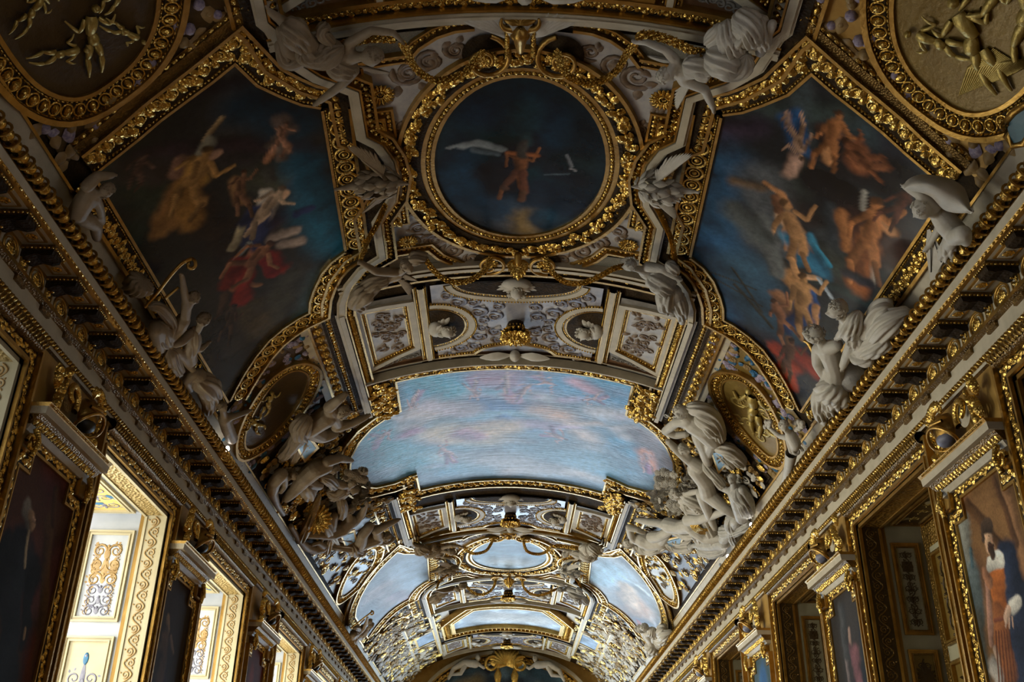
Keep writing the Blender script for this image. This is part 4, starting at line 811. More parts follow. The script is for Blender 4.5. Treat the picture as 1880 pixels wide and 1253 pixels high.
root, g = camaieu('round_relief_medallion', rd, 1, 0, 'large round golden relief medallion of crouching figures, top right corner', M_CAME, 7, rim=1.25)
mb = MB()
for a, b, sc, an in ((4.5, 6.8, .75, 2.2), (4.75, 6.3, .7, 2.6), (4.35, 6.2, .6, 3.6), (4.2, 6.9, .5, 1.4)): gold_fig(mb, a, b, sc, an, r5)
for k in range(26): mb.add(*tube([(4.55+.03*k*.4, 7.35-.02*k, .05), (4.5+.02*k, 7.0-.02*k, .07), (4.6+.015*k, 6.7, .04)], [.01, .02, .008], 5), 0)
mb.obj('relief_figure', M_CAMF, g, root)
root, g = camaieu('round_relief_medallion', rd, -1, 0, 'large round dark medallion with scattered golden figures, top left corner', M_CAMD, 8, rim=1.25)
mb = MB()
for a, b, sc, an in ((4.35, 7.0, .55, 2.8), (4.15, 6.3, .45, 1.6), (4.5, 6.1, .5, 3.1), (4.7, 6.9, .4, 1.2), (3.95, 6.6, .4, 2.2), (4.05, 7.0, .35, .6), (4.75, 6.4, .35, 2.0), (4.3, 5.8, .4, .3)): gold_fig(mb, a, b, sc, an, r5)
mb.obj('relief_figure', M_CAMF, g, root)
# ---- painted and gilded fields behind the ovals, and behind the statues ------
def field(name, poly, sx, dy, lab, mats, n, m_=1, seed=1, h=.05, curl=.25, mirr=False, cat='carved field', kinds=('curl', 'leaf'), base=0, avoid=None):
    g = vm(dy, sx, mirr); r = random.Random(seed); mb = MB(); p = np.array(poly); fill(mb, poly, .01, base)
    def inside(x, y, p=p):
        c = False; k = len(p)-1
        for i in range(len(p)):
            if (p[i][1] > y) != (p[k][1] > y) and x < (p[k][0]-p[i][0])*(y-p[i][1])/(p[k][1]-p[i][1])+p[i][0]: c = not c
            k = i
        return c
    t = 0
    while t < n:
        x, y = r.uniform(p[:, 0].min(), p[:, 0].max()), r.uniform(p[:, 1].min(), p[:, 1].max())
        if not inside(x, y) or (avoid is not None and inside(x, y, np.array(avoid))): continue
        t += 1; k = r.choice(kinds); s_ = curl*r.uniform(.6, 1.2)
        T = {'curl': T_CURL, 'leaf': T_LEAF, 'bead': T_BEAD, 'acan': T_ACAN, 'rose': T_ROSE}[k]; s3 = (s_, s_*r.choice((-1, 1)), s_*.8) if k != 'bead' else (s_*.3,)*3
        if k == 'rose': s3 = (s_*.5,)*3
        mb.add(*xf(T, (x, y, h*r.uniform(.3, 1.)), r.uniform(0, 6.3), s3), m_ if isinstance(m_, int) else r.choice(m_))
    return tag(mb.obj(name, mats, g), lab, cat)
sp1 = [(3.15, 13.7), (3.5, 13.75), (4.0, 13.85), (4.45, 14.15), (4.85, 14.5), (5.1, 14.6), (5.35, 14.7), (5.35, 16.9), (4.8, 16.9), (4.3, 16.75), (3.9, 16.55), (3.6, 16.2), (3.4, 15.4), (3.3, 14.5)]
M_FL2 = simple('painted_blossoms', (.2, .16, .3), (.6, .5, .55), .5, 0, 30)
for sx in (-1, 1):
    sd = 'right' if sx > 0 else 'left'
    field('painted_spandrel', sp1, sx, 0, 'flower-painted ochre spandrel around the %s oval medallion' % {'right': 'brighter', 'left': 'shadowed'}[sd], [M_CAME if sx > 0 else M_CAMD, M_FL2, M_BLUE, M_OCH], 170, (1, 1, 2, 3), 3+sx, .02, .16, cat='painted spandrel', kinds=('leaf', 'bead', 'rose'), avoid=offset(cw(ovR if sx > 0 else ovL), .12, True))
    sp2 = [(a, 2*Y0-b) for a, b in sp1]
    field('painted_spandrel', [(3.1, 22.4), (3.6, 22.6), (4.3, 22.7), (5.1, 22.6), (5.15, 27.3), (4.9, 27.0), (4.5, 26.8), (3.9, 26.5), (3.4, 26.3), (3.2, 26.4), (3.1, 26.1)], sx, 0, 'dim painted spandrel on the far %s of the vault' % sd, [M_CAMD, M_GC, M_BR], 130, (1, 1, 2), 5, .08, .22, cat='painted spandrel')
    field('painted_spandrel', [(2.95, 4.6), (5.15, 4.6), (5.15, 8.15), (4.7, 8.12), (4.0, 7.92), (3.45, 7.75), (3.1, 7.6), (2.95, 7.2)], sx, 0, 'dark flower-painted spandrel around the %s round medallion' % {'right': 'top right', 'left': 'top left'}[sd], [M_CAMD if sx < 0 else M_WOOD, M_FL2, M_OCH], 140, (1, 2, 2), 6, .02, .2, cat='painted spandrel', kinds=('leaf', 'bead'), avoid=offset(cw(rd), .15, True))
    field('painted_spandrel', [(a, b) for a, b in sp1], sx, TY, 'last dim carved spandrel on the %s, past the far side painting' % sd, [M_CAMD, M_GC, M_BR, M_ST], 150, (1, 2, 3), 9, .1, .22, cat='painted spandrel')
    g = vm(TY, sx); pth = [(2.83, 16.2), (2.83, 13.4)]; mo = thing('straight_moulding', vloc(2.83, 15, g), 'short pale moulding on the %s of the third row of coffers' % sd, 'moulding')
    mb = MB(); mould(mb, offset(pth, -.26), [(.035, .22, 'p'), (.12, .2, 'rope', .08), (.025, .24, 'p'), (.08, .28, 'w'), (.05, .18, 'w'), (.07, .1, 'd'), (.1, .1, 'bead', .1), (.05, .12, 'd'), (.2, .12, 'fleur', .16), (.04, .15, 'p')]); mb.obj('moulded_strip', ORN, g, mo)
    field('cream_relief_field', [(2.1, 34.9), (2.6, 34.9), (2.6, 39.4), (2.1, 39.4)], sx, 0, 'narrow cream relief strip %s of the polygonal painting' % sd, [M_WH, M_GC, M_BR], 60, (1, 2), 10, .04, .2)
    field('cream_relief_field', [(3.0, 33.2), (3.9, 34.2), (3.9, 43.3), (3.0, 43.3)], sx, 0, 'cream and gold relief field outside the %s tiny square painting' % sd, [M_ST, M_GC, M_WH, M_BR], 150, (1, 2, 2, 3), 11, .08, .35, avoid=[(2.7, 37.1), (3.65, 37.1), (3.65, 39.2), (2.7, 39.2)])
    # carved trophies field behind the crouching giants
    field('carved_trophy_field', [(3.2, 16.9), (3.65, 16.6), (4.3, 16.85), (5.15, 16.95), (5.15, 22.5), (4.3, 22.7), (3.65, 22.7), (3.0, 22.3), (2.7, 21.9), (3.3, 21.7), (3.75, 21.1), (3.9, 20.2), (3.85, 19.3), (3.7, 18.5), (3.3, 17.8), (2.95, 17.6), (2.95, 16.9)], sx, 0, 'field of tangled gilded trophies and leaves behind the %s giants' % sd, [M_DK, M_GC, M_BR, M_STSH if sx < 0 else M_ST], 420, (1, 1, 2, 3), 7, .14, .22, cat='carved field', kinds=('acan', 'leaf', 'curl'))
    field('carved_trophy_field', [(3.9, 33.8), (5.1, 33.4), (5.15, 43.4), (3.9, 43.4)], sx, 0, 'gilded carving crowding the %s haunch at the far end' % sd, [M_DK, M_GC, M_BR, M_ST], 620, (1, 2, 2, 3, 3, 3), 8, .12, .3, cat='carved field', kinds=('acan', 'leaf', 'curl'))
    g = vm(0, sx)
    for k, (a, b) in enumerate(((18.1, 18.55), (20.6, 21.05))):       # sloping beams of the trophies
        mb = MB(); mould(mb, [(5.1, a), (3.95, b)], [(.04, .3, "w"), (.13, .28, "fleur", .13), (.04, .3, "w")]); tag(mb.obj("carved_beam", ORN, g), "%s sloping gilded beam among the %s giants" % (("nearer", "farther")[k], sd), "beam")
# ---------------------------------------------------------------- walls: window and door surrounds, reveals, portraits, helmets
def wall_opening(side, k, a, b):
    f = WMAP(side); left = side < 0; ordn = ['nearest', 'second', 'third', 'fourth', 'fifth', 'sixth', 'seventh', 'eighth'][k]
    wn = 'window' if left else 'door recess'
    root = thing('window_surround' if left else 'door_surround', (side*5.1, (a+b)/2, 0), '%s gilded carved surround of the %s %s along the %s wall' % ('Shadowed' if left else 'Glinting', ordn, wn, 'left' if left else 'right'), wn.split()[0]+' frame', None)
    z1 = OT
    path = [(a, .6), (a, z1), (b, z1), (b, .6)]
    q = offset(path, 0)
    mb = MB(); mould(mb, path, [(.03, .1, 'p'), (.03, .07, 'p'), (.13, .12, 'leaf' if not left else 'leaf', .17), (.04, .16, 'p')])
    mb.obj('carved_frame', ORN, f, root)
    mb = MB(); zc = zr(4.74)                                     # ribbed torus above
    n = int((b-a+.3)/.07)
    mb.add(*tube([(y, zc, .08) for y in np.linspace(a-.12, b+.12, 8)], .085, 10), BR)
    for i in range(n):
        y = a-.1+i*.07; t = np.linspace(-.6, 1.9, 7)
        mb.add(*tube([(y+.03*j, zc+.088*math.sin(u), .08+.088*math.cos(u)) for j, u in enumerate(t)], .014, 4), GC)
    mb.obj('ribbed_moulding', ORN, f, root)
    # reveal -------------------------------------------------------------
    D = 1.22 if left else .95
    lab = ('Bright white and gold panelled reveal of the %s window on the left' if left else 'Gold and cream panelled recess of the %s doorway on the right wall') % ordn
    rv = thing('window_reveal' if left else 'door_recess', (side*5.6, (a+b)/2, 0), lab.lower() if False else lab, 'reveal')
    for face, y in (('far', b), ('near', a)):
        if face == 'near' and k > 0 and False: continue
        sgn = -1 if face == 'far' else 1                          # towards the opening
        def g(v, y=y, sgn=sgn):                                   # (d outward depth, z, h out of the jamb)
            v = np.asarray(v, float); return np.stack([side*(5.1+v[:, 0]), y+sgn*v[:, 2], v[:, 1]], 1)
        mb = MB(); mb.add([(-.02, 0, 0), (D, 0, 0), (D, z1, 0), (-.02, z1, 0)], [(0, 1, 2, 3)], 0, False); mb.obj('side_lining', M_WHITE if left else M_CREAMD, g, rv)
        mb = MB(); box(mb, (0.03, .5, 0), (.3, z1-.02, .03), 0); box(mb, (0, .5, 0), (.045, z1, .05), 1); box(mb, (.29, .5, 0), (.33, z1-.05, .045), 1)
        if face == 'far': wave(mb, .06, .8, .28, z1-.05, 2, .035, 34, .012)
        mb.obj('arabesque_strip', [M_CREAMY if left else M_CAMD, M_CREAMY if left else M_GP, M_OCH if left else M_BR], g, rv)
        zz = [.9, 4.4, 5.92]
        for j in range(2):
            u0, u1, v0, v1 = .44, D-.1, zz[j]+.12, zz[j+1]-.08
            mb = MB(); mould(mb, cw([(u0+.07, v0+.07), (u1-.07, v0+.07), (u1-.07, v1-.07), (u0+.07, v1-.07)]), [(.02, .06, 'w'), (.025, .03, 'p'), (.025, .06, 'p')], True, step=1)
            fm = mb.obj('panel_frame', [M_CREAMY if left else M_GP, M_CREAMY, M_CREAMY if left else M_BR, M_DK, M_BR], g, rv)
            mb = MB(); mb.add([(u0+.07, v0+.07, .004), (u1-.07, v0+.07, .004), (u1-.07, v1-.07, .004), (u0+.07, v1-.07, .004)], [(0, 1, 2, 3)], 0, False)
            if face == 'far':
                A, B = u0+.11, u1-.11
                if left and j == 1:
                    scrolls(mb, A, v0+.5, B, v1-.2, 1, .006, rows=3, thick=.18, seed=5, fat=1.3); scrolls(mb, A+.02, v0+.08, B-.02, v0+.52, 3, .008, rows=3, thick=.15, seed=6, fat=1.3); wave(mb, A+.02, v0+.1, A+.12, v1-.2, 1, .005, 14, .006); wave(mb, B-.12, v0+.1, B-.02, v1-.2, 1, .005, 14, .006)
                    mb.add(*xf(sphere(10, 6), ((A+B)/2, v1-.35, .006), 0, (.05, .09, .004)), 1); box(mb, ((A+B)/2-.12, v1-.24, .003), ((A+B)/2+.12, v1-.225, .008), 4)
                    for q_ in (-.13, 0, .13): mb.add(*xf(T_LEAF, ((A+B)/2+q_, v0+.62, .005), PI/2, (.3, .15, .02)), 1)
                elif left:
                    scrolls(mb, A, v0+1.4, B, v1-.12, 3, .006, rows=2, thick=.16, seed=7); mb.add(*xf(sphere(10, 6), ((A+B)/2, v1-.3, .008), 0, (.04, .09, .004)), 2)
                    for (du, dv, ru, rv_) in ((0, .75, .13, .3), (0, 1.1, .07, .1), (0, 1.22, .1, .02), (-.13, .6, .05, .2), (.13, .6, .05, .2)): mb.add(*xf(sphere(12, 6), ((A+B)/2+du, v0+dv, .008), 0, (ru, rv_, .005)), 2)
                    scrolls(mb, A, v0+.1, B, v0+.5, 3, .006, rows=1, thick=.14, seed=8)
                else:
                    scrolls(mb, A, v0+.1, B, v1-.1, 1, .006, rows=7 if j else 13, thick=.2, seed=9+j, fat=1.4); wave(mb, (A+B)/2-.07, v0+.12, (A+B)/2+.07, v1-.12, 1, .01, 10, .008); 
                    box(mb, (A+.02, v0+(.9 if j else 1.6), .003), (B-.02, v0+(1.05 if j else 1.8), .01), 1)
                    if not j:
                        for q_ in range(13): mb.add(*xf(T_LEAF, ((A+B)/2, v1-.35, .008), q_*2*PI/13, (.15, .07, .02)), 1)
            m_ = [M_CREAMY if j == 0 else M_WHITE, M_OCH, M_BLUE, M_GREY, M_BLACK] if left else ([M_CAME if j == 0 else M_CREAMD, M_CAMD, M_BLUE, M_GREY, M_BLACK])
            mb.obj('painted_panel', m_, g, fm)
    def s(v): v = np.asarray(v, float); return np.stack([side*(5.1+v[:, 0]), v[:, 1], z1-v[:, 2]], 1)
    mb = MB(); mb.add([(-.02, a, 0), (D, a, 0), (D, b, 0), (-.02, b, 0)], [(0, 1, 2, 3)], 0, False); box(mb, (0, a, 0), (.045, b, .05), 1); box(mb, (.045, a, 0), (.31, b, .03), 2); box(mb, (.31, a, 0), (.35, b, .045), 1)
    mb.obj('soffit_lining', [M_WHITE if left else M_CREAMD, M_CREAMY if left else M_GP, M_DIAP if left else M_DIAPD], s, rv)
    mb = MB(); c = cw([(.52, a+.2), (D-.12, a+.2), (D-.12, b-.2), (.52, b-.2)])
    mould(mb, c, [(.02, .06, 'w'), (.03, .03, 'p'), (.03, .06, 'p')], True, step=1); fm = mb.obj('soffit_frame', [M_CREAMY if left else M_GP, M_CREAMY, M_CREAMY if left else M_BR, M_DK, M_BR], s, rv)
    mb = MB(); mb.add([(u, v, .005) for u, v in c], [(0, 1, 2, 3)], 0, False)
    scrolls(mb, .56, a+.25, D-.16, b-.25, 1, .006, rows=7, axis='v', thick=.14, seed=12)
    for q_ in range(8): mb.add(*xf(T_LEAF, (rng.uniform(.58, D-.3), rng.uniform(a+.3, b-.3), .008), rng.uniform(0, 6), (.16, .14, .02)), 2)
    mb.obj('soffit_panel', [M_YEL if left else M_CAMD, M_GREY if left else M_CAMF, M_BLUE if left else M_CREAMD], s, fm)
    if not left:                                                # back of the recess with its own panels
        def bk(v): v = np.asarray(v, float); return np.stack([side*(5.1+D-v[:, 2]), v[:, 0], v[:, 1]], 1)
        mb = MB(); mb.add([(a, 0, 0), (b, 0, 0), (b, z1, 0), (a, z1, 0)], [(0, 1, 2, 3)], 0, False); mb.obj('back_lining', M_ORANGE, bk, rv)
        mb = MB(); box(mb, (a+.02, .3, 0), (b-.02, z1-.04, .02), 0); mb.obj('diaper_band', M_DIAPD, bk, rv)
        mb = MB()
        for u0, u1, v0, v1 in ((a+.3, b-.3, .4, z1-.4),): box(mb, (u0, v0, .02), (u1, v1, .06), 0)
        lf = mb.obj('door_leaf', M_CREAMD, bk, rv)
        for j in range(2):
            for hlf in range(2):
                u0 = a+.4+hlf*(b-a-.6)/2; u1 = u0+(b-a-.8)/2-.08; v0, v1 = ((.6, 4.1), (4.3, 5.6))[j]
                mb = MB(); c = cw([(u0+.06, v0+.06), (u1-.06, v0+.06), (u1-.06, v1-.06), (u0+.06, v1-.06)])
                mb.add([(x, y, .065) for x, y in c], [(0, 1, 2, 3)], 3, False); mould(mb, [(x, y) for x, y in c], [(.03, .2, 'p'), (.03, .16, 'b')], True, base=.06, step=1)
                scrolls(mb, u0+.12, v0+.15, u1-.12, v1-.15, 1, .07, rows=4, thick=.2, seed=20+j, fat=1.4); wave(mb, (u0+u1)/2-.08, v0+.15, (u0+u1)/2+.08, v1-.15, 1, .07, 10, .01)
                mb.obj('door_panel', [M_GP, M_CAMD, M_WH, M_CAME, M_BR], bk, lf)
for k, (a, b) in enumerate(OPEN):
    if k == 0: continue
    for side in (-1, 1): wall_opening(side, k-1, a, b)
# ---- portraits on the piers ---------------------------------------------
def KP(x0, y0, x1, y1, r, c, sf=.5):
    a, b = WP(x0, y0, .05), WP(x1, y1, .05); X = 5.05*(1 if x0 > 940 else -1); q = np.array([X, (a[0]+b[0])/2, (a[1]+b[1])/2]); return (a[0], a[1], b[0], b[1], r*float((q-C_O)@C_F)/FPX*1.75, c, sf)
def KW(c, z, y0, z0, y1, z1, r, col, sf=.5): return (c+y0, z+z0, c+y1, z+z1, r, col, sf)
PIER = [(10.33, 'nearest'), (15.32, 'second'), (20.72, 'third'), (26.3, 'fourth'), (31.3, 'fifth'), (36.3, 'sixth')]
def portrait(side, k, c, ordn):
    f = WMAP(side); sd = 'left' if side < 0 else 'right'; fl = -side
    kinds = {(-1, 0): 'dim full-length portrait of an elderly grey-haired man in black', (1, 0): 'full-length portrait of a bearded man in orange doublet and ruff', (-1, 1): 'very dark portrait with a ghostly robed figure', (1, 1): 'dark portrait with a faint figure in a dusky red robe', (-1, 2): 'deep red portrait partly hidden along the left wall', (1, 2): 'portrait of a blue-cloaked figure, small in the right distance'}
    lab = kinds.get((side, k), '%s portrait from the near end on the %s wall, steeply foreshortened' % (ordn, sd))
    root = thing('portrait', (side*5.0, c, 3.5), lab, 'portrait')
    hw = .72; zt = zr(3.74); zs = zr(3.5); nt_ = .34
    poly = [(c-hw, .6), (c-hw, zs), (c-hw+nt_*.75, zs), (c-hw+nt_*.75, zt), (c+hw-nt_*.75, zt), (c+hw-nt_*.75, zs), (c+hw, zs), (c+hw, .6)]
    if side > 0: poly = [(2*c-a, b) for a, b in reversed(poly)]
    mb = MB(); pth = poly if side < 0 else poly
    q = list(pth); a0, b0 = np.array(q[0]), np.array(q[1]); n_ = np.array([-(b0-a0)[1], (b0-a0)[0]])
    if np.dot(n_, (a0+b0)/2-np.array([c, 2])) < 0: q = q[::-1]
    mould(mb, q, [(.02, .07, 'p'), (.02, .06, 'p'), (.13, .12, 'leaf', .15), (.03, .15, 'p')]); mb.obj('carved_frame', ORN, f, root)
    bgs = {(-1, 0): (.075, .03, .016), (1, 0): (.2, .1, .035), (-1, 1): (.028, .016, .01), (1, 1): (.03, .025, .022), (-1, 2): (.12, .02, .01), (1, 2): (.06, .1, .12)}
    if side < 0 and k == 0:
        st = [KP(96, 960, 84, 1150, 9, (.1, .05, .022), .8), KP(108, 900, 104, 960, 5, (.07, .03, .015), .8), KP(40, 1010, 62, 1060, 22, (.014, .016, .02), .6), KP(30, 1040, 20, 1240, 24, (.016, .02, .026), .6), KP(62, 1060, 52, 1180, 10, (.014, .016, .02), .6), KP(18, 1000, 10, 1100, 14, (.012, .014, .018), .7),
              KP(57, 938, 60, 962, 9, (.2, .18, .15), .8), KP(63, 946, 64, 966, 6, (.42, .27, .16), .6), KP(66, 952, 69, 956, 2.5, (.55, .36, .24), .5), KP(58, 978, 52, 1040, 2.5, (.34, .28, .18), .9), KP(52, 1158, 50, 1172, 2.5, (.36, .24, .14), .7), KP(62, 1180, 50, 1250, 12, (.09, .02, .012), .8)]
    elif side > 0 and k == 0:
        st = [KP(1762, 960, 1775, 1060, 13, (.3, .3, .25), .9), KP(1780, 1060, 1790, 1130, 14, (.12, .15, .15), .9), KP(1777, 1010, 1779, 1040, 3, (.07, .12, .14), .6), KP(1800, 900, 1880, 960, 30, (.2, .1, .035), 1.), KP(1770, 925, 1830, 1000, 7, (.1, .045, .015), .8), KP(1840, 900, 1876, 1030, 8, (.28, .14, .06), .8), KP(1820, 880, 1860, 1000, 5, (.1, .045, .018), .8),
              KP(1790, 1150, 1800, 1240, 14, (.1, .1, .08), .9), KP(1845, 1030, 1872, 1110, 20, (.02, .03, .06), .5), KP(1858, 1100, 1872, 1253, 19, (.02, .028, .055), .5), KP(1822, 1050, 1834, 1130, 14, (.52, .15, .03), .4), KP(1830, 1140, 1846, 1253, 17, (.3, .1, .03), .5), KP(1806, 1060, 1814, 1180, 5, (.42, .22, .15), .5), KP(1804, 1052, 1812, 1070, 7, (.45, .2, .1), .5),
              KP(1812, 1038, 1830, 1026, 7, (.7, .66, .56), .4), KP(1806, 978, 1812, 1002, 10, (.55, .34, .2), .35), KP(1812, 1006, 1817, 1020, 5.5, (.045, .022, .012), .4), KP(1799, 968, 1812, 964, 6, (.06, .035, .02), .4), KP(1797, 972, 1799, 992, 3, (.06, .035, .02), .5), KP(1808, 984, 1810, 984, .7, (.08, .04, .02), .6), KP(1816, 986, 1818, 986, .7, (.08, .04, .02), .6), KP(1814, 988, 1816, 995, .8, (.4, .2, .12), .6), KP(1810, 1003, 1818, 1003, 2, (.05, .02, .01), .5),
              KP(1852, 1116, 1864, 1104, 7, (.62, .58, .5), .5), KP(1846, 1122, 1840, 1136, 5, (.55, .36, .25), .4), KP(1842, 1136, 1840, 1150, 1.6, (.55, .36, .25), .5), KP(1847, 1136, 1847, 1152, 1.6, (.55, .36, .25), .5), KP(1852, 1134, 1854, 1150, 1.6, (.5, .32, .22), .5), KP(1822, 1196, 1828, 1216, 5, (.5, .34, .24), .5), KP(1818, 1225, 1828, 1245, 11, (.42, .38, .33), .8), KP(1820, 1140, 1834, 1136, 2, (.2, .06, .03), .6)]
        for j in range(6): st.append(KP(1822+j*5, 1160, 1828+j*6, 1253, 1.3, (.14, .04, .015), .8))
    elif k == 1 and side > 0: st = [KP(1555, 1160, 1557, 1185, 3.5, (.4, .26, .2), .7), KP(1556, 1190, 1562, 1215, 6, (.16, .07, .08), .9), KP(1566, 1205, 1576, 1253, 12, (.22, .09, .1), .9), KP(1550, 1215, 1556, 1253, 5, (.26, .2, .19), .9), KP(1540, 1120, 1550, 1200, 9, (.06, .06, .06), 1.), KP(1575, 1120, 1585, 1253, 8, (.012, .014, .02), 1.)]
    elif k == 1: st = [KP(312, 1140, 313, 1156, 5, (.3, .19, .1), .7), KP(311, 1160, 308, 1180, 6, (.14, .1, .07), .9), KP(306, 1180, 298, 1253, 12, (.12, .07, .04), .9), KP(318, 1170, 322, 1200, 3, (.3, .19, .12), .8), KP(300, 1100, 296, 1150, 8, (.045, .03, .02), 1.)]
    else:
        rob = {(-1, 2): (.02, .015, .015), (1, 2): (.04, .13, .3)}.get((side, k), (.1, .06, .04))
        st = [KW(c, CZ, 0, .3, .02, 2.2, .26, rob, .9), KW(c, CZ, .0, 2.2, .03, 2.5, .16, rob, .8), KW(c, CZ, .04, 2.75, .04, 2.85, .085, (.4, .26, .16), .5), KW(c, CZ, -.4, 1., -.2, 3.2, .2, tuple(x*1.6 for x in bgs.get((side, k), (.04, .03, .02))), 1.2), KW(c, CZ, .15, 1.9, .25, 1.5, .05, (.36, .22, .14), .7)]
        if (side, k) == (1, 2): st += [KW(c, CZ, .1, 2.6, .0, 3.3, .3, (.03, .1, .24), .9), KW(c, CZ, .05, 2.3, .06, 2.6, .1, (.5, .3, .2), .6)]
    st = [(a, b, a2, b2, r, cc, sf) for a, b, a2, b2, r, cc, sf in st]
    canvas('canvas', poly, bgs.get((side, k), (.05, .03, .02)), st, M_TAP, f, root, .015, .018 if k < 2 else .06, 40+k, amp=.3, clouds=10)
    # moulded hood above
    y0, y1 = c-.82, c+.82
    mb = MB()
    def layer(z0, z1, h0, h1, m):
        v = [(y0-h1*.3, z1, h1), (y1+h1*.3, z1, h1), (y1+h0*.3, z0, h0), (y0-h0*.3, z0, h0), (y0-h1*.3, z1, 0), (y1+h1*.3, z1, 0), (y1+h0*.3, z0, 0), (y0-h0*.3, z0, 0)]
        mb.add(v, [(0, 1, 2, 3), (4, 0, 3, 7), (1, 5, 6, 2), (4, 5, 1, 0), (3, 2, 6, 7)], m, False)
    layer(zr(3.86), zr(3.92), .08, .12, WH); layer(zr(3.92), zr(4.02), .1, .2, BR); layer(zr(4.02), zr(4.1), .26, .27, WH); layer(zr(4.1), zr(4.14), .27, .3, GP)
    for y in np.arange(y0, y1, .075): mb.add(*xf(T_LEAF, (y, zr(3.92), .12), 1.2, (.13, .09, .2)), GC)
    for y in np.arange(y0, y1, .035): mb.add(*xf(sphere(6, 4), (y, zr(4.12), .29), 0, .014), GC)
    mb.obj('moulded_hood', ORN, f, root)
    for sg in (-1, 1):                                        # scrolled brackets at the corners
        mb = MB(); yc = c+sg*(hw+.08); sp = [(yc+sg*.1*math.cos(t)*(1-t/9), zr(3.72)+.1*math.sin(t)*(1-t/9), .14) for t in np.linspace(0, 6.5, 16)]
        mb.add(*tube(sp, .025, 6), 0); mb.add(*tube([(yc-sg*.06, zr(3.6), .14), (yc-sg*.07, zr(3.75), .18), (yc-sg*.05, zr(3.9), .14)], [.035, .03, .04], 6), 0)
        mb.obj('scroll_bracket', M_GC, f, root)
def helmet(side, k, c, ordn):
    f = WMAP(side); sd = 'left' if side < 0 else 'right'
    root = thing('helmet_trophy', (side*4.95, c, zr(4.5)), '%s gilded helmet and trophy group above the %s portrait on the %s wall' % ('Shadowy' if side < 0 else 'Shining', ordn, sd), 'trophy')
    hc = c+.28
    mb = MB(); n = 22                                          # helmet bowl with brim and open face
    v, fc = sphere(18, 12); v = v*[.21, .2, .19]; v[:, 2] = np.abs(v[:, 2])*.9+.02; mb.add(v+[hc, zr(4.5), .08], fc, 0)
    rim = [(hc+.24*math.cos(t), zr(4.4)+.1*math.sin(t)-.05*math.cos(t)**2, .2+.13*math.sin(t)) for t in np.linspace(0, 2*PI, 22, endpoint=False)]; mb.add(*tube(rim, .022, 6, closed=True), 0)
    mb.add(*tube([(hc-.15, zr(4.55), .24), (hc, zr(4.56), .3), (hc+.16, zr(4.53), .24)], [.02, .035, .02], 6), 0)
    mb.obj('helmet_bowl', M_GP, f, root)
    mb = MB(); mb.add(*xf(sphere(14, 8), (hc, zr(4.38), .16), 0, (.15, .09, .1)), 0); mb.obj('opening_shade', M_BLACK if side < 0 else M_GREY, f, root)  # solid dark body painting the shade inside the helmet, greyer on the right
    mb = MB()
    for i in range(13):
        t = i/12*2.2-.3; mb.add(*xf(T_LEAF, (hc+.12*math.cos(t+.6)+.03, zr(4.6)+.11*math.sin(t+.4), .2), t+rng.uniform(.2, 1.), (.14, .12, .3)), 0); mb.add(*xf(sphere(7, 5), (hc+.16*math.cos(t), zr(4.64)+.1*math.sin(t), .22), 0, .032), 0)
    mb.obj('crest', M_GC, f, root)
    mb = MB()                                                  # curling ram horn shield beside it
    sp = [(c-.22+.17*math.cos(t)*(1-t/8), zr(4.5)+.17*math.sin(t)*(1-t/8), .16+.01*t) for t in np.linspace(-.6, 4.2, 20)]; mb.add(*tube(sp, np.linspace(.05, .035, 20), 8, flat=.8), 0)
    mb.obj('curled_scroll', M_GC, f, root)
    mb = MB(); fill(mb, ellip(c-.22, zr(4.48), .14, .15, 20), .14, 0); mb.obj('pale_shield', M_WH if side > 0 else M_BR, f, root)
    mb = MB()
    for j in range(6): mb.add(*xf(T_LEAF, (c-.5+rng.uniform(-.05, .1), zr(4.2)+.09*j, .1), rng.uniform(.8, 2.4), (.2, .16, .4)), 0)
    for j in range(5): mb.add(*xf(T_LEAF, (c+.6+rng.uniform(-.08, .06), zr(4.2)+.1*j, .1), rng.uniform(.8, 2.4), (.2, .16, .4)), 0)
    mb.add(*tube([(c-.42, zr(4.2), .1), (c-.36, zr(4.7), .15)], [.05, .03], 7), 0); mb.add(*tube([(c+.5, zr(4.2), .12), (c+.56, zr(4.66), .12)], [.05, .045], 7), 0)
    mb.obj('palm_sprays', M_GC, f, root)
for k, (c, o_) in enumerate(PIER):
    for side in (-1, 1): portrait(side, k, c, o_); helmet(side, k, c, o_)
# ---------------------------------------------------------------- stucco statues
def depth(p): return float((p-C_O)@C_F)
class Pose:
    """joints traced in the photo with their height off the vault; mirrored copies stand on the far side of the great painting"""
    def __init__(s, mirr=False): s.mirr = mirr
    def __call__(s, q):
        p = JP(q[0], q[1], q[2]); 
        return p
    def m(s, q, r): return r*depth(s(q))/FPX
def cone(a, b, ra, rb, mid=None, seg=12):
    a, b = np.asarray(a, float), np.asarray(b, float); L = np.linalg.norm(b-a)+1e-6; d = (b-a)/L
    ts, rs = [], []
    for u in (-.99, -.85, -.5): ts.append(u*ra); rs.append(ra*math.sqrt(1-u*u))
    for t in (0, .2, .4, .6, .8, 1.):
        r = ra+(rb-ra)*t
        if mid: r += mid*math.sin(PI*t**.8)
        ts.append(t*L); rs.append(r)
    for u in (.5, .85, .99): ts.append(L+u*rb); rs.append(rb*math.sqrt(1-u*u))
    pts = [a+d*t for t in ts]; v, f = tube(pts, rs, seg)
    n = len(ts)*seg; v = np.vstack([v, pts[0], pts[-1]])
    caps = [(n, (i+1) % seg, i) for i in range(seg)]+[(n+1, n-seg+i, n-seg+(i+1) % seg) for i in range(seg)]
    return v, f, np.array(caps)
def addc(mb, c, m=0): v, f, t = c; k = mb.n; mb.add(v, f, m); mb.Q.append((t+k, m, True))
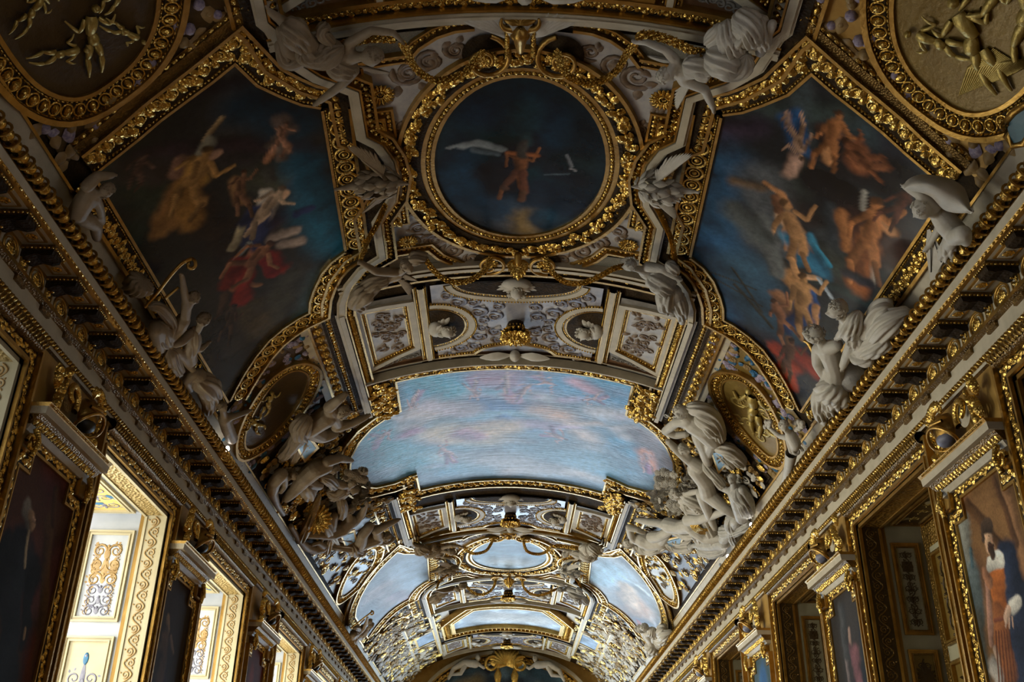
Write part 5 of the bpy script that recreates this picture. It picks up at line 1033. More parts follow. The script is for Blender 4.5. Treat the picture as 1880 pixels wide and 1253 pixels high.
def hand_shape(mb, w, d, n, R, k=1.):
    """w wrist, d pointing direction, n palm normal: palm, four unequal bent fingers and a thumb from the side"""
    B = basis(d, n); sd, nn, dd = B[0], B[1], B[2]
    addc(mb, cone(w, w+dd*R*.55, R*.24, R*.3)); addc(mb, cone(w+sd*R*.16+dd*R*.2, w+sd*R*.2+dd*R*.6, R*.18, R*.16)); addc(mb, cone(w-sd*R*.16+dd*R*.2, w-sd*R*.2+dd*R*.6, R*.18, R*.16))
    for i, (o, l) in enumerate(((-.3, .5), (-.1, .62), (.1, .66), (.3, .54))):
        a = w+dd*R*.62+sd*R*o; b = a+(dd+sd*o*.6)*R*l*.5+nn*R*.08*k; c = b+(dd*.7+nn*.7*k)*R*l*.5
        addc(mb, cone(a, b, R*.105, R*.095, seg=8)); addc(mb, cone(b, c, R*.095, R*.075, seg=8))
    a = w+dd*R*.15+sd*R*.26; b = a+(dd*.5+sd*.8)*R*.35; addc(mb, cone(a, b, R*.12, R*.1, seg=8)); addc(mb, cone(b, b+(dd*.8+sd*.2+nn*.3*k)*R*.3, R*.1, R*.08, seg=8))
def foot_shape(mb, a, t, R):
    a, t = np.array(a), np.array(t); d = t-a; d /= np.linalg.norm(d)+1e-9; up = C_F*-1; sd = np.cross(d, up); sd /= np.linalg.norm(sd)+1e-9
    addc(mb, cone(a, a+d*R*1.1, R*.3, R*.28)); 
    for i in range(5): q = a+d*R*1.1+sd*R*(i-2)*.13; addc(mb, cone(q, q+d*R*(.38-.04*i), R*.1, R*.08, seg=8))
def catmull(P_, n=16):
    P_ = np.array(P_, float); Q = np.vstack([2*P_[0]-P_[1], P_, 2*P_[-1]-P_[-2]]); out = []
    for i in range(1, len(Q)-2):
        for t in np.linspace(0, 1, n, endpoint=False):
            a, b, c, d = Q[i-1], Q[i], Q[i+1], Q[i+2]
            out.append(.5*((2*b)+(-a+c)*t+(2*a-5*b+4*c-d)*t*t+(-a+3*b-3*c+d)*t**3))
    out.append(Q[-2]); return np.array(out)
def drape_shape(pts, rad, folds=7, amp=.2, tw=1., seg=56, seed=0):
    r = random.Random(seed); c = catmull([list(p)+[q] for p, q in zip(pts, rad)], max(4, int(26/len(pts)))); p, R = c[:, :3], c[:, 3]
    _, n, b = frames(p); a = np.linspace(0, 2*PI, seg, endpoint=False); t = np.linspace(0, 1, len(p))
    R = R*np.clip(np.sqrt(np.clip(np.minimum(t*7, (1-t)*7), 0, 1))+.03, .03, 1)
    ph = r.uniform(0, 6)
    prof = lambda T: np.abs(np.sin(folds*a[None]/2+tw*T[:, None]*3+ph+.8*np.sin(T[:, None]*5+2*a[None])))**.75*2-1+.4*np.sin((folds+4)*a[None]-tw*4*T[:, None]+1)
    rr = R[:, None]*(1+amp*prof(t))
    v = p[:, None]+(n[:, None]*np.cos(a)[None, :, None]+b[:, None]*np.sin(a)[None, :, None])*rr[:, :, None]
    return v.reshape(-1, 3), grid_faces(len(p), seg, cv=True)
def curls(mb, c, up, face, R, n=44, seed=0, beard=False, wreath=False):
    r = random.Random(seed); B = basis(up, face); i = 0
    while i < n:
        u = np.array([r.gauss(0, 1) for _ in range(3)]); u /= np.linalg.norm(u)
        if beard:
            if u[2] > -.35 or u[1] < .1: continue
            o = np.array([u[0]*.62, u[1]*.95, u[2]*1.15-.05])
        else:
            if u[2] < -.35 or (u[1] > .35 and u[2] < .5): continue
            o = np.array([u[0]*.84, u[1]*.96, u[2]*1.14+.02])
        i += 1; p = c+(o*R)@B; s_ = R*r.uniform(.2, .3)
        v = (T_CURL[0]*[1, 1, 1.6]); q = basis((u@B), (np.array([r.gauss(0, 1), r.gauss(0, 1), r.gauss(0, 1)])@B)+.01)
        mb.add((v*s_*1.3)@q+p, T_CURL[1], 0)
        if i % 2: mb.add(*[(T_BEAD[0]*[1.2, .8, .8]*s_*.5)@q+p, T_BEAD[1]], 0)
    mb.add((sphere(14, 10)[0]*[.79, .86, 1.05]*R*1.02+np.array([0, -.1, .12])*R)@B+c, sphere(14, 10)[1], 0) if not beard else None
    if wreath:
        for k in range(26):
            a = k/26*2*PI; o = np.array([.86*math.cos(a), .95*math.sin(a), .45+.1*math.sin(k)]); d = np.array([-math.sin(a), math.cos(a), .4*(-1)**k]); q = basis(d@B, o@B)
            mb.add((T_LEAF[0][:, [1, 2, 0]]*R*.42)@q+c+(o*R)@B, T_LEAF[1], 0)
def wing_shape(mb, root, tip, width, n=9, thick=.03, side=None):
    """a fan of overlapping feathers from the shoulder to the tip"""
    root, tip, side = map(lambda z: np.array(z, float), (root, tip, side)); L = np.linalg.norm(tip-root); d = (tip-root)/L
    s_ = side-root; s_ -= d*np.dot(s_, d); s_ /= np.linalg.norm(s_)+1e-9; nn = np.cross(d, s_)
    for row, (f0, ln, wd) in enumerate(((0., 1., 1.), (0., .68, .8), (0., .4, .7))):
        for i in range(n):
            t = i/(n-1); a = root+d*L*.1*t+s_*width*.1*t; e = root+d*L*(ln*(1-.45*t*t))+s_*width*t*(.9 if row == 0 else .7)
            ax = e-a; l = np.linalg.norm(ax); ax /= l; w_ = width/n*1.5*wd; u = np.linspace(0, 1, 9); ww = np.linspace(-1, 1, 5); U, W = np.meshgrid(u, ww, indexing='ij')
            half = w_*.5*np.minimum(1, 1.4*np.sqrt(np.clip(1-U**4, 0, 1)))*(.6+.4*np.minimum(1, U*3)); pr = np.cross(nn, ax)
            z = (1-W**2)*w_*.22+row*w_*.3+.02*np.sin(U*3)
            V = a+U[..., None]*ax*l+(W*half)[..., None]*pr+z[..., None]*nn
            mb.add(V.reshape(-1, 3), grid_faces(9, 5), 0); V2 = a+U[..., None]*ax*l+(W*half)[..., None]*pr-(z*.4)[..., None]*nn; mb.add(V2.reshape(-1, 3), grid_faces(9, 5), 0)
    addc(mb, cone(root, root+d*L*.6-s_*width*.05, width*.16, width*.07))
def statue(name, label, mat, head=None, torso=(), limbs=(), hands=(), feet=(), drapes=(), wings=(), extra=None, group=None, voxel=.014, cat='statue', mirr=False):
    """head: (x,y,h,R,(ux,uy,uh),(fx,fy,fh),opts); torso/limbs: lists of (x,y,h,r) chains; radii in photo pixels"""
    ps = Pose(); root_q = (torso or limbs)[0][0]; loc = ps(root_q[:3])
    T = (lambda v: np.column_stack([v[:, 0], 2*Y0-v[:, 1], v[:, 2]])) if mirr else (lambda v: v)
    L = T(np.array([loc]))[0]; root = thing(name, tuple(L), label, cat, group)
    J = lambda q: ps(q[:3]); R_ = lambda q: ps.m(q[:3], q[3])
    mb = MB()
    for ch in list(torso)+list(limbs):
        for a, b in zip(ch[:-1], ch[1:]): addc(mb, cone(J(a), J(b), R_(a), R_(b), mid=(.06*R_(a) if ch in limbs else 0)))
    hR = None
    if head:
        c = J(head); hR = R_(head); vec = lambda d: (J((head[0]+d[0]*5, head[1]+d[1]*5, head[2]))-c)/np.linalg.norm(J((head[0]+5, head[1], head[2]))-c)+(-C_F)*d[2]
        up, fc = vec(head[4]), vec(head[5]); mb.add(*head_shape(c, up, fc, hR), 0)
        B = basis(up, fc)
        js = [(float(np.linalg.norm(J(q)-c)), q) for ch in torso for q in ch]; d_, q_ = min(js, key=lambda t: t[0]); nk = c-up/np.linalg.norm(up)*hR*.55-fc/np.linalg.norm(fc)*hR*.15
        addc(mb, cone(nk, J(q_), hR*.46, max(hR*.5, R_(q_)*.62)))
        for sg in (-1, 1): mb.add((sphere(8, 6)[0]*[.1, .18, .26]*hR+np.array([sg*.76, -.05, .0])*hR)@B+c, sphere(8, 6)[1], 0)
    for w, e, sc in hands:                      # wrist, elbow, size in px
        a, b = J(w), J(e); hand_shape(mb, a, a-b, -C_F, ps.m(w[:3], sc))
    for a, t, sc in feet: foot_shape(mb, J(a), J(t), ps.m(a[:3], sc))
    o = mb.obj('body', mat, T, root)
    r = o.modifiers.new('remesh', 'REMESH'); r.mode = 'VOXEL'; r.voxel_size = voxel; r.use_smooth_shade = True
    sm = o.modifiers.new('smooth', 'SMOOTH'); sm.factor = .5; sm.iterations = 2
    if head:
        op = head[6] if len(head) > 6 else ''
        if 'bald' not in op:
            mb = MB(); curls(mb, c, up, fc, hR, 46, int(head[0]), wreath='wreath' in op); mb.obj('hair', mat, T, root)
        if 'beard' in op: mb = MB(); curls(mb, c, up, fc, hR, 26, int(head[1]), beard=True); mb.obj('beard', mat, T, root)
    for k, (ch, folds) in enumerate(drapes):
        mb = MB(); mb.add(*drape_shape([J(q) for q in ch], [R_(q) for q in ch], folds, .2, 1., 56, k+int(ch[0][0])), 0)
        mb.obj('drapery', mat, T, root)
    for (a, b, w, sd) in wings:
        mb = MB(); A = J(a); wing_shape(mb, A, J(b), ps.m(a[:3], w), side=J(sd)); mb.obj('wing', mat, T, root)
    if extra: extra(root, J, ps, T)
    return root
ST, SSH, SG = M_ST, M_STSH, M_STD
rootA = statue('winged_statue', 'draped winged stucco woman stretched out at the upper left of the dark round painting', SSH,
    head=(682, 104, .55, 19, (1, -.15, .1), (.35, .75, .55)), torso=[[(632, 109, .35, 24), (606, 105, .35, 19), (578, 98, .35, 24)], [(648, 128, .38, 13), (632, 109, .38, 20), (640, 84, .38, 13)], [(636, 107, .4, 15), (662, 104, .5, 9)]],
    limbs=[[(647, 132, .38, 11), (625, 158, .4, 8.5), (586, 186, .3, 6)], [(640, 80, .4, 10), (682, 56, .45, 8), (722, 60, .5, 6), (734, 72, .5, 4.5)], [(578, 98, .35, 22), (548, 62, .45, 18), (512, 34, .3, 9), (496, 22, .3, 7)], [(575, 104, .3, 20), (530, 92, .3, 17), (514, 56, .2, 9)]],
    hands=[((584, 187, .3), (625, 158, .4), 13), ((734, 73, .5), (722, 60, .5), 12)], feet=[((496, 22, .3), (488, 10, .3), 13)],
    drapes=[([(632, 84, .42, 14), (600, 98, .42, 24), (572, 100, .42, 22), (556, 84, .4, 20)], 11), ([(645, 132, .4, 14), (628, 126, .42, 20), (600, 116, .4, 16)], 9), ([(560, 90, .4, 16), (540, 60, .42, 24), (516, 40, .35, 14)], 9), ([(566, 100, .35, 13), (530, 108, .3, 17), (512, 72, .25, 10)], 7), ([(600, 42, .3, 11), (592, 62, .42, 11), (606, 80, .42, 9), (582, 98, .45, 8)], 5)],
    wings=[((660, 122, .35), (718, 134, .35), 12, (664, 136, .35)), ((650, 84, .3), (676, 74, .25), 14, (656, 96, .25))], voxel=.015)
rootB = statue('winged_statue', 'pale winged stucco figure with fluttering robes at the upper right of the dark round painting', ST,
    head=(1222, 138, .5, 16, (-.7, .5, .1), (-.3, .9, .3)), torso=[[(1250, 128, .35, 20), (1276, 126, .35, 19), (1300, 122, .35, 21)], [(1240, 112, .38, 11), (1250, 130, .38, 16), (1256, 148, .38, 12)]],
    limbs=[[(1238, 108, .4, 10), (1222, 92, .45, 8), (1186, 77, .5, 6.5), (1170, 77, .5, 5)], [(1262, 150, .38, 11), (1294, 164, .35, 9), (1308, 196, .3, 6)], [(1300, 120, .4, 21), (1345, 90, .4, 20), (1352, 110, .4, 10)], [(1396, 96, .25, 10), (1406, 76, .3, 8), (1418, 44, .35, 9)], [(1352, 88, .5, 8), (1358, 76, .5, 8)]],
    hands=[((1170, 77, .5), (1222, 92, .45), 12), ((1308, 198, .3), (1296, 164, .35), 13)], feet=[((1355, 84, .55), (1370, 62, .5), 12)],
    drapes=[([(1252, 118, .42, 16), (1282, 122, .42, 21), (1310, 128, .4, 22)], 9), ([(1300, 92, .35, 14), (1325, 108, .45, 30), (1352, 118, .42, 26), (1372, 100, .4, 20)], 13), ([(1335, 34, .3, 12), (1340, 66, .4, 22), (1352, 100, .42, 26)], 11), ([(1352, 20, .3, 14), (1372, 46, .4, 24), (1386, 84, .4, 20)], 13), ([(1390, 26, .3, 14), (1396, 60, .35, 17), (1400, 90, .3, 14)], 9), ([(1296, 84, .35, 12), (1322, 60, .35, 16), (1330, 42, .3, 11)], 7)],
    wings=[((1246, 112, .3), (1188, 102, .35), 11, (1240, 124, .3)), ((1266, 154, .3), (1242, 202, .3), 22, (1252, 150, .25))], voxel=.015)
rootC = statue('winged_statue', 'winged stucco boy with outstretched arm, lower left of the dark round painting', SSH,
    head=(748, 489, .55, 14, (-.6, -.7, .2), (.4, .5, .7)), torso=[[(730, 503, .4, 12), (712, 510, .4, 12), (692, 518, .4, 13)]],
    limbs=[[(726, 500, .45, 9), (690, 499, .5, 7.5), (663, 483, .5, 5)], [(692, 520, .4, 13), (672, 540, .5, 15), (655, 552, .45, 11), (668, 562, .4, 9)]], hands=[((663, 483, .5), (690, 499, .5), 11)],
    drapes=[([(714, 512, .42, 11), (690, 518, .45, 14), (668, 536, .5, 15)], 9), ([(686, 524, .45, 8), (668, 540, .52, 18), (654, 556, .5, 14), (668, 566, .45, 9)], 7), ([(752, 478, .5, 10), (766, 474, .5, 12), (782, 472, .4, 8)], 7)],
    wings=[((736, 500, .4), (767, 516, .45), 13, (726, 512, .4)), ((728, 508, .4), (752, 543, .45), 17, (744, 500, .4))], voxel=.013)
rootD = statue('winged_statue', 'winged stucco girl holding a gilded garland, lower right of the dark round painting', SG,
    head=(1156, 488, .55, 13, (.5, -.8, .1), (-.7, .1, .6)), torso=[[(1186, 499, .4, 14), (1204, 512, .42, 13), (1224, 526, .42, 17)], [(1170, 494, .5, 6), (1184, 498, .42, 10)]],
    limbs=[[(1190, 490, .42, 10), (1216, 494, .45, 8), (1242, 510, .45, 5.5)], [(1222, 532, .45, 16), (1224, 562, .5, 12), (1232, 574, .4, 9)], [(1238, 536, .42, 14), (1250, 566, .42, 10), (1252, 592, .3, 6)]], hands=[((1242, 510, .45), (1216, 494, .45), 11)],
    drapes=[([(1188, 506, .45, 14), (1210, 518, .47, 18), (1230, 534, .45, 18)], 9), ([(1224, 528, .45, 16), (1222, 556, .52, 15), (1226, 570, .45, 11)], 7), ([(1240, 540, .42, 14), (1250, 568, .42, 12), (1252, 586, .35, 9)], 7), ([(1222, 484, .4, 9), (1236, 494, .4, 10), (1240, 506, .4, 6)], 5)],
    wings=[((1174, 492, .35), (1138, 478, .35), 20, (1168, 476, .3))], voxel=.013)
def eagle(label, mat, hd, bd, tl, w1, w1s, w2, w2s, leg):
    def ex(root, J, ps, T):
        mb = MB(); h = J(hd); b = J(bd); d = (h-b)/np.linalg.norm(h-b); addc(mb, cone(h, h+d*.13-np.array([0, 0, .03]), .045, .012)); mb.obj('beak', mat, T, root)
        mb = MB(); a, b, t = J(hd), J(bd), J(tl)
        for k in range(90):
            u = rng.uniform(0, 1); p = a+(b-a)*u*1.6 if u < .6 else b+(t-b)*(u-.6)*1.6; off = rng.normal(0, 1, 3); off /= np.linalg.norm(off); rr = .06+.13*math.sin(PI*min(1, u*1.05))
            q = basis(off, -d); v = T_LEAF[0][:, [1, 0, 2]]*[.12, .16, .12]; mb.add(v@q+p+off*rr, T_LEAF[1], 0)
        mb.obj('feathers', mat, T, root)
    return statue('eagle_statue', label, mat, torso=[[(*hd, 6.5), tuple((np.array(hd)*.7+np.array(bd)*.3))+(6,), (*bd, 17), (*tl, 9)]], limbs=[[(*tl, 6), (*leg, 5)]], feet=[(leg, (leg[0]+(leg[0]-tl[0])*.3, leg[1]+(leg[1]-tl[1])*.3, leg[2]), 11)],
        wings=[(w1[0], w1[1], 26, w1s), (w2[0], w2[1], 20, w2s)], extra=ex, cat='eagle statue')
rootE = eagle('shadowed stucco eagle with spread wings, left of the dark round painting', SSH, (731, 336, .4), (690, 339, .35), (650, 342, .3), ((708, 328, .35), (636, 268, .3)), (690, 290, .3), ((704, 350, .35), (664, 392, .3)), (690, 372, .3), (628, 346, .3))
rootF = eagle('stucco eagle clutching leaves, right of the dark round painting', ST, (1178, 343, .4), (1212, 350, .35), (1250, 350, .3), ((1202, 336, .35), (1272, 284, .3)), (1220, 310, .3), ((1200, 366, .35), (1240, 402, .3)), (1228, 372, .3), (1270, 352, .3))
for r_, lb in ((rootA, 'winged woman statue at the upper left of the far bright round painting'), (rootB, 'winged robed statue at the upper right of the far bright round painting'), (rootC, 'winged boy statue at the lower left of the far bright round painting'), (rootD, 'winged girl statue at the lower right of the far bright round painting'), (rootE, 'eagle statue left of the far bright round painting'), (rootF, 'eagle statue right of the far bright round painting')):
    copy_tree(r_, (0, TY, 0), lb)
# garlands of the bay, hanging free
def gl(label, pts, r=.042, grp='gilded garlands of the round paintings'):
    p = catmull([JP(*q) for q in pts], 8); o = garland('leaf_garland', p, r, label, grp); c = o.copy(); COL.objects.link(c); c.location = o.location+Vector((0, TY, 0)); c['label'] = label.replace('near', 'far bright')
gl('gilded leaf garland looping over the near round painting, upper left', [(735, 76, .5), (748, 96, .45), (762, 124, .5), (790, 145, .55), (822, 146, .55), (852, 134, .5), (872, 112, .35), (883, 100, .2)])
gl('gilded leaf garland looping over the near round painting, upper right', [(1168, 79, .5), (1150, 100, .45), (1132, 130, .5), (1100, 150, .55), (1066, 150, .55), (1040, 136, .5), (1028, 116, .35), (1024, 100, .2)])
gl('gilded leaf garland drooping below the near round painting, left', [(781, 476, .5), (794, 494, .6), (815, 512, .7), (842, 519, .75), (868, 512, .7), (890, 496, .55), (899, 478, .3)])
gl('gilded leaf garland drooping below the near round painting, right', [(1150, 488, .5), (1126, 494, .6), (1100, 508, .7), (1068, 520, .75), (1038, 518, .7), (1012, 498, .55), (1003, 478, .3)])
gl('gilded ribbon of leaves beside the near round painting, left edge', [(660, 480, .45), (668, 460, .3), (676, 440, .25), (692, 412, .25), (706, 380, .3)], .036)
gl('gilded ribbon of leaves beside the near round painting, right edge', [(1242, 508, .45), (1240, 480, .3), (1232, 440, .25), (1220, 410, .25), (1204, 376, .3)], .036)
gl('gilded garland held over the shoulder of the near upper right statue', [(1166, 70, .5), (1190, 64, .45), (1230, 74, .4), (1268, 92, .35), (1284, 96, .35)], .05)
gl('gilded garland behind the near upper left statue', [(728, 72, .5), (700, 70, .4), (668, 72, .4), (630, 82, .35), (606, 86, .3)], .05)
# ox skull with shell crest, and the small mask opposite
def bay_pair(build, labs):
    o = build(labs[0]); copy_tree(o, (0, TY, 0), labs[1])
def oxskull(lab):
    f = VMAP; root = thing('ox_skull_ornament', JP(955, 70, .1), lab, 'ornament'); g = lambda *q: JP(*q)
    mb = MB(); addc(mb, cone(g(955, 62, .22), g(955, 92, .16), .09, .045)); addc(mb, cone(g(948, 64, .2), g(962, 64, .2), .07, .07)); mb.obj('gilded_skull', M_GP, IDM, root)
    for sg in (-1, 1):
        mb = MB(); pts = catmull([g(955+sg*14, 54, .18), g(955+sg*28, 52, .2), g(955+sg*35, 44, .2), g(955+sg*34, 34, .18)], 6); mb.add(*tube(pts, np.linspace(.05, .012, len(pts)), 8), 0); mb.obj('horn', M_GP, IDM, root)
        mb = MB(); 
        for k in range(10): mb.add(*xf(sphere(7, 5), g(955+sg*24, 56+k*5, .14), 0, .035), 0)
        mb.obj('pearl_drop', M_GC, IDM, root)
        mb = MB(); A, Bq = g(955+sg*26, 64, .12), g(955+sg*105, 38, .12); wing_shape(mb, A, Bq, .25, n=6, side=g(955+sg*30, 40, .12)); mb.obj('side_plume', M_ST, IDM, root)
        mb = MB(); mb.add(*xf(sphere(10, 7), g(955+sg*12, 52, .15), 0, (.08, .12, .08)), 0); mb.obj('cheek', M_ST, IDM, root)
    mb = MB(); c0 = g(955, 46, .2)
    for k in range(7):
        e = g(955+(k-3)*8.5, 26+abs(k-3)*2.6, .2); d = e-c0; l = np.linalg.norm(d); q = basis(-C_F, d/l); v = T_LEAF[0][:, [1, 0, 2]]*[.5, 1.05, .6]*l; mb.add(v@q+c0, T_LEAF[1], 0)
    mb.obj('shell_crest', M_GP, IDM, root); return root
bay_pair(oxskull, ('gilded ox skull with horns and shell crest above the dark round painting', 'ox skull ornament at the near rim of the far bright round painting'))
def mask(lab):
    root = thing('leaf_mask_ornament', JP(951, 485, .1), lab, 'ornament'); mb = MB(); c0 = JP(951, 478, .2)
    for k in range(11):
        e = JP(951+(k-5)*3.2, 497-abs(k-5)*2.2, .2); d = e-c0; l = np.linalg.norm(d); q = basis(-C_F, d/l); v = T_LEAF[0][:, [1, 0, 2]]*[.6, 1.05, .7]*l; mb.add(v@q+c0, T_LEAF[1], 0)
    mb.obj('gilded_leaves', M_GC, IDM, root); mb = MB(); addc(mb, cone(JP(951, 470, .2), JP(951, 484, .3), .06, .04)); mb.obj('small_mask', M_GP, IDM, root)
    return root
bay_pair(mask, ('small gilded leaf mask between the two volutes below the dark round painting', 'leaf mask beyond the far bright round painting'))
# ---- figures along the right cornice ------------------------------------------
def ex_slab(root, J, ps, T):
    mb = MB(); q = [J((1707, 421, .3)), J((1736, 474, .25)), J((1712, 514, .15)), J((1704, 455, .22))]; q2 = [p+(C_F*.07) for p in q]
    mb.add(q+q2, [(0, 1, 2, 3), (4, 5, 6, 7), (0, 1, 5, 4), (1, 2, 6, 5), (2, 3, 7, 6), (3, 0, 4, 7)], 0, False); mb.obj('marble_slab', M_ST, T, root)
    mb = MB()
    for a, b in (((1709, 440, .3), (1709, 500, .18)), ((1713, 438, .3), (1728, 482, .24))): mb.add(*tube([J(a)-C_F*.004, J(b)-C_F*.004], .006, 5), 0)
    mb.obj('incised_line', M_BLACK, T, root)
    # billowing veil: a thick curved sheet
    E = [(1655, 345), (1665, 326), (1690, 317), (1722, 320), (1752, 328), (1772, 340), (1780, 362), (1784, 388)]; I = [(1660, 350), (1672, 352), (1694, 356), (1712, 364), (1722, 380), (1736, 392), (1760, 394), (1784, 392)]
    rows = []
    for t in np.linspace(0, 1, 12):
        rows.append([J((a[0]*(1-t)+b[0]*t, a[1]*(1-t)+b[1]*t, .28+.42*math.sin(PI*(.15+.6*t))+.1*math.sin(i*.8))) for i, (a, b) in enumerate(zip(E, I))])
    V = np.array(rows).reshape(-1, 3); mb = MB(); f = grid_faces(12, 8); mb.add(V, f, 0); o = mb.obj('billowing_veil', M_ST, T, root)
    s = o.modifiers.new('solid', 'SOLIDIFY'); s.thickness = .05; s2 = o.modifiers.new('sub', 'SUBSURF'); s2.levels = 2; s2.render_levels = 2
muse1 = statue('muse_statue', 'pale statue with a billowing veil and marble slab leaning over the right cornice', ST,
    head=(1692, 385, .68, 18, (-.55, -.75, 0), (-.35, .75, .6)), torso=[[(1724, 392, .45, 18), (1738, 410, .45, 22), (1756, 430, .4, 22)]],
    limbs=[[(1716, 380, .55, 12), (1692, 358, .62, 11), (1664, 343, .55, 7)], [(1752, 436, .5, 15), (1768, 428, .55, 15), (1774, 444, .4, 10)], [(1748, 440, .4, 14), (1740, 456, .35, 12)], [(1728, 412, .3, 8), (1712, 440, .3, 6), (1704, 454, .3, 5)]],
    hands=[((1703, 452, .32), (1715, 432, .3), 14), ((1664, 343, .55), (1690, 356, .6), 12)], drapes=[([(1750, 440, .35, 15), (1742, 462, .3, 17), (1734, 470, .2, 12)], 7)], extra=ex_slab, voxel=.015)
def ex_lyre(root, J, ps, T):
    mb = MB(); p = catmull([J((1476, 626, .4)), J((1484, 630, .4)), J((1492, 642, .42)), J((1499, 652, .42))], 6); mb.add(*tube(p, np.linspace(.02, .05, len(p)), 8), 0)
    addc(mb, cone(J((1527, 672, .3)), J((1528, 690, .3)), .05, .1)); mb.obj('gilded_lyre', M_GP, T, root)
muse2 = statue('seated_muse_statue', 'wreathed stucco figure with bare back turned, seated on the right cornice', ST,
    head=(1494, 616, .62, 19, (.15, -1, 0), (-.75, .45, .35), 'wreath'), torso=[[(1524, 650, .48, 20), (1532, 676, .45, 17), (1532, 702, .42, 22)], [(1504, 640, .5, 12), (1520, 640, .5, 16), (1536, 634, .48, 12)], [(1506, 626, .55, 9), (1516, 642, .5, 12)]],
    limbs=[[(1502, 642, .5, 12), (1500, 668, .5, 9.5), (1512, 690, .48, 8)], [(1528, 708, .45, 20), (1508, 724, .5, 15), (1510, 756, .4, 10), (1514, 776, .3, 7)], [(1538, 706, .4, 20), (1544, 730, .35, 15)]],
    feet=[((1512, 774, .3), (1502, 790, .2), 13)],
    drapes=[([(1546, 704, .42, 15), (1528, 716, .5, 24), (1508, 722, .5, 16)], 9), ([(1512, 716, .5, 14), (1504, 744, .48, 13), (1510, 772, .35, 11)], 7), ([(1548, 712, .4, 15), (1538, 730, .42, 20), (1530, 742, .38, 14)], 7), ([(1520, 722, .5, 12), (1524, 742, .42, 16), (1526, 758, .3, 12)], 7)], extra=ex_lyre, voxel=.013)
def ex_globe(root, J, ps, T):
    mb = MB(); c = J((1563, 694, .25)); v, f = sphere(32, 20); mb.add(v*ps.m((1563, 694, .25), 27)+c, f, 0); mb.obj('stone_globe', M_STD, T, root)
muse3 = statue('leaning_muse_statue', 'stucco woman in billowing drapery leaning on a globe on the right cornice', ST,
    head=(1537, 569, .7, 20, (.3, -.95, 0), (-.7, .25, .7)), torso=[[(1562, 600, .52, 20), (1572, 620, .48, 17), (1590, 644, .42, 20)], [(1552, 592, .55, 12), (1564, 594, .55, 15), (1578, 584, .5, 11)], [(1546, 582, .62, 8.5), (1556, 594, .55, 11)]],
    limbs=[[(1566, 602, .55, 12), (1562, 634, .55, 10), (1548, 672, .5, 7.5)], [(1552, 604, .55, 8), (1540, 618, .55, 7)], [(1590, 646, .45, 20), (1576, 656, .5, 14), (1600, 664, .3, 12)]],
    hands=[((1548, 674, .5), (1560, 640, .55), 13), ((1541, 618, .56), (1556, 606, .55), 13)],
    drapes=[([(1578, 570, .5, 7), (1566, 596, .58, 17), (1552, 618, .56, 14)], 9), ([(1572, 612, .5, 16), (1568, 624, .5, 17), (1560, 628, .5, 12)], 7), ([(1590, 636, .35, 16), (1606, 600, .4, 20), (1622, 570, .35, 20), (1640, 568, .3, 14)], 9), ([(1600, 630, .4, 16), (1628, 596, .42, 22), (1656, 578, .3, 14), (1672, 574, .2, 8)], 9), ([(1584, 650, .45, 15), (1610, 634, .45, 18), (1636, 618, .35, 14)], 7), ([(1566, 648, .5, 10), (1582, 656, .5, 16), (1604, 652, .4, 16)], 5)], extra=ex_globe, voxel=.013)
def ex_tail(root, J, ps, T):
    mb = MB(); p = catmull([J((1453, 832, .4)), J((1449, 856, .35)), J((1442, 882, .25)), J((1434, 900, .12))], 6); mb.add(*tube(p, np.linspace(.1, .05, len(p)), 9), 0)
    a = np.linspace(0, 7.5, 22); c = J((1463, 829, .42)); q = [c+(C_R*math.cos(t)+C_U*math.sin(t))*.09*(1-t/9) for t in a]; mb.add(*tube(q, .026, 7), 0); mb.obj('scrolled_tail', M_ST, T, root)
    mb = MB()
    for k in range(16): mb.add(*xf(sphere(7, 5), J((1466+rng.uniform(-8, 8), 782+rng.uniform(-8, 8), .35)), 0, .045), 0); mb.add(*xf(sphere(7, 5), J((1409+rng.uniform(-6, 6), 780+rng.uniform(-6, 6), .45)), 0, .035), 0)
    mb.obj('flower_clusters', M_ST, T, root)
statue('putto_statue', 'small stucco putto reaching a hand over the brighter oval medallion', ST,
    head=(1439, 782, .5, 11, (.1, -1, 0), (-.25, .3, .9)), torso=[[(1452, 800, .42, 11), (1460, 814, .42, 11), (1457, 828, .4, 8)]], limbs=[[(1446, 804, .42, 6), (1432, 802, .45, 4.5), (1414, 787, .45, 3.5)], [(1446, 806, .45, 5), (1452, 830, .48, 4)]], hands=[((1414, 787, .45), (1432, 802, .45), 7)], extra=ex_tail, voxel=.014)
def rose(mb, c, r): mb.add((T_ROSE[0]*r)@basis(-C_F+rng.normal(0, .35, 3), rng.normal(0, 1, 3))+c, T_ROSE[1], 0)
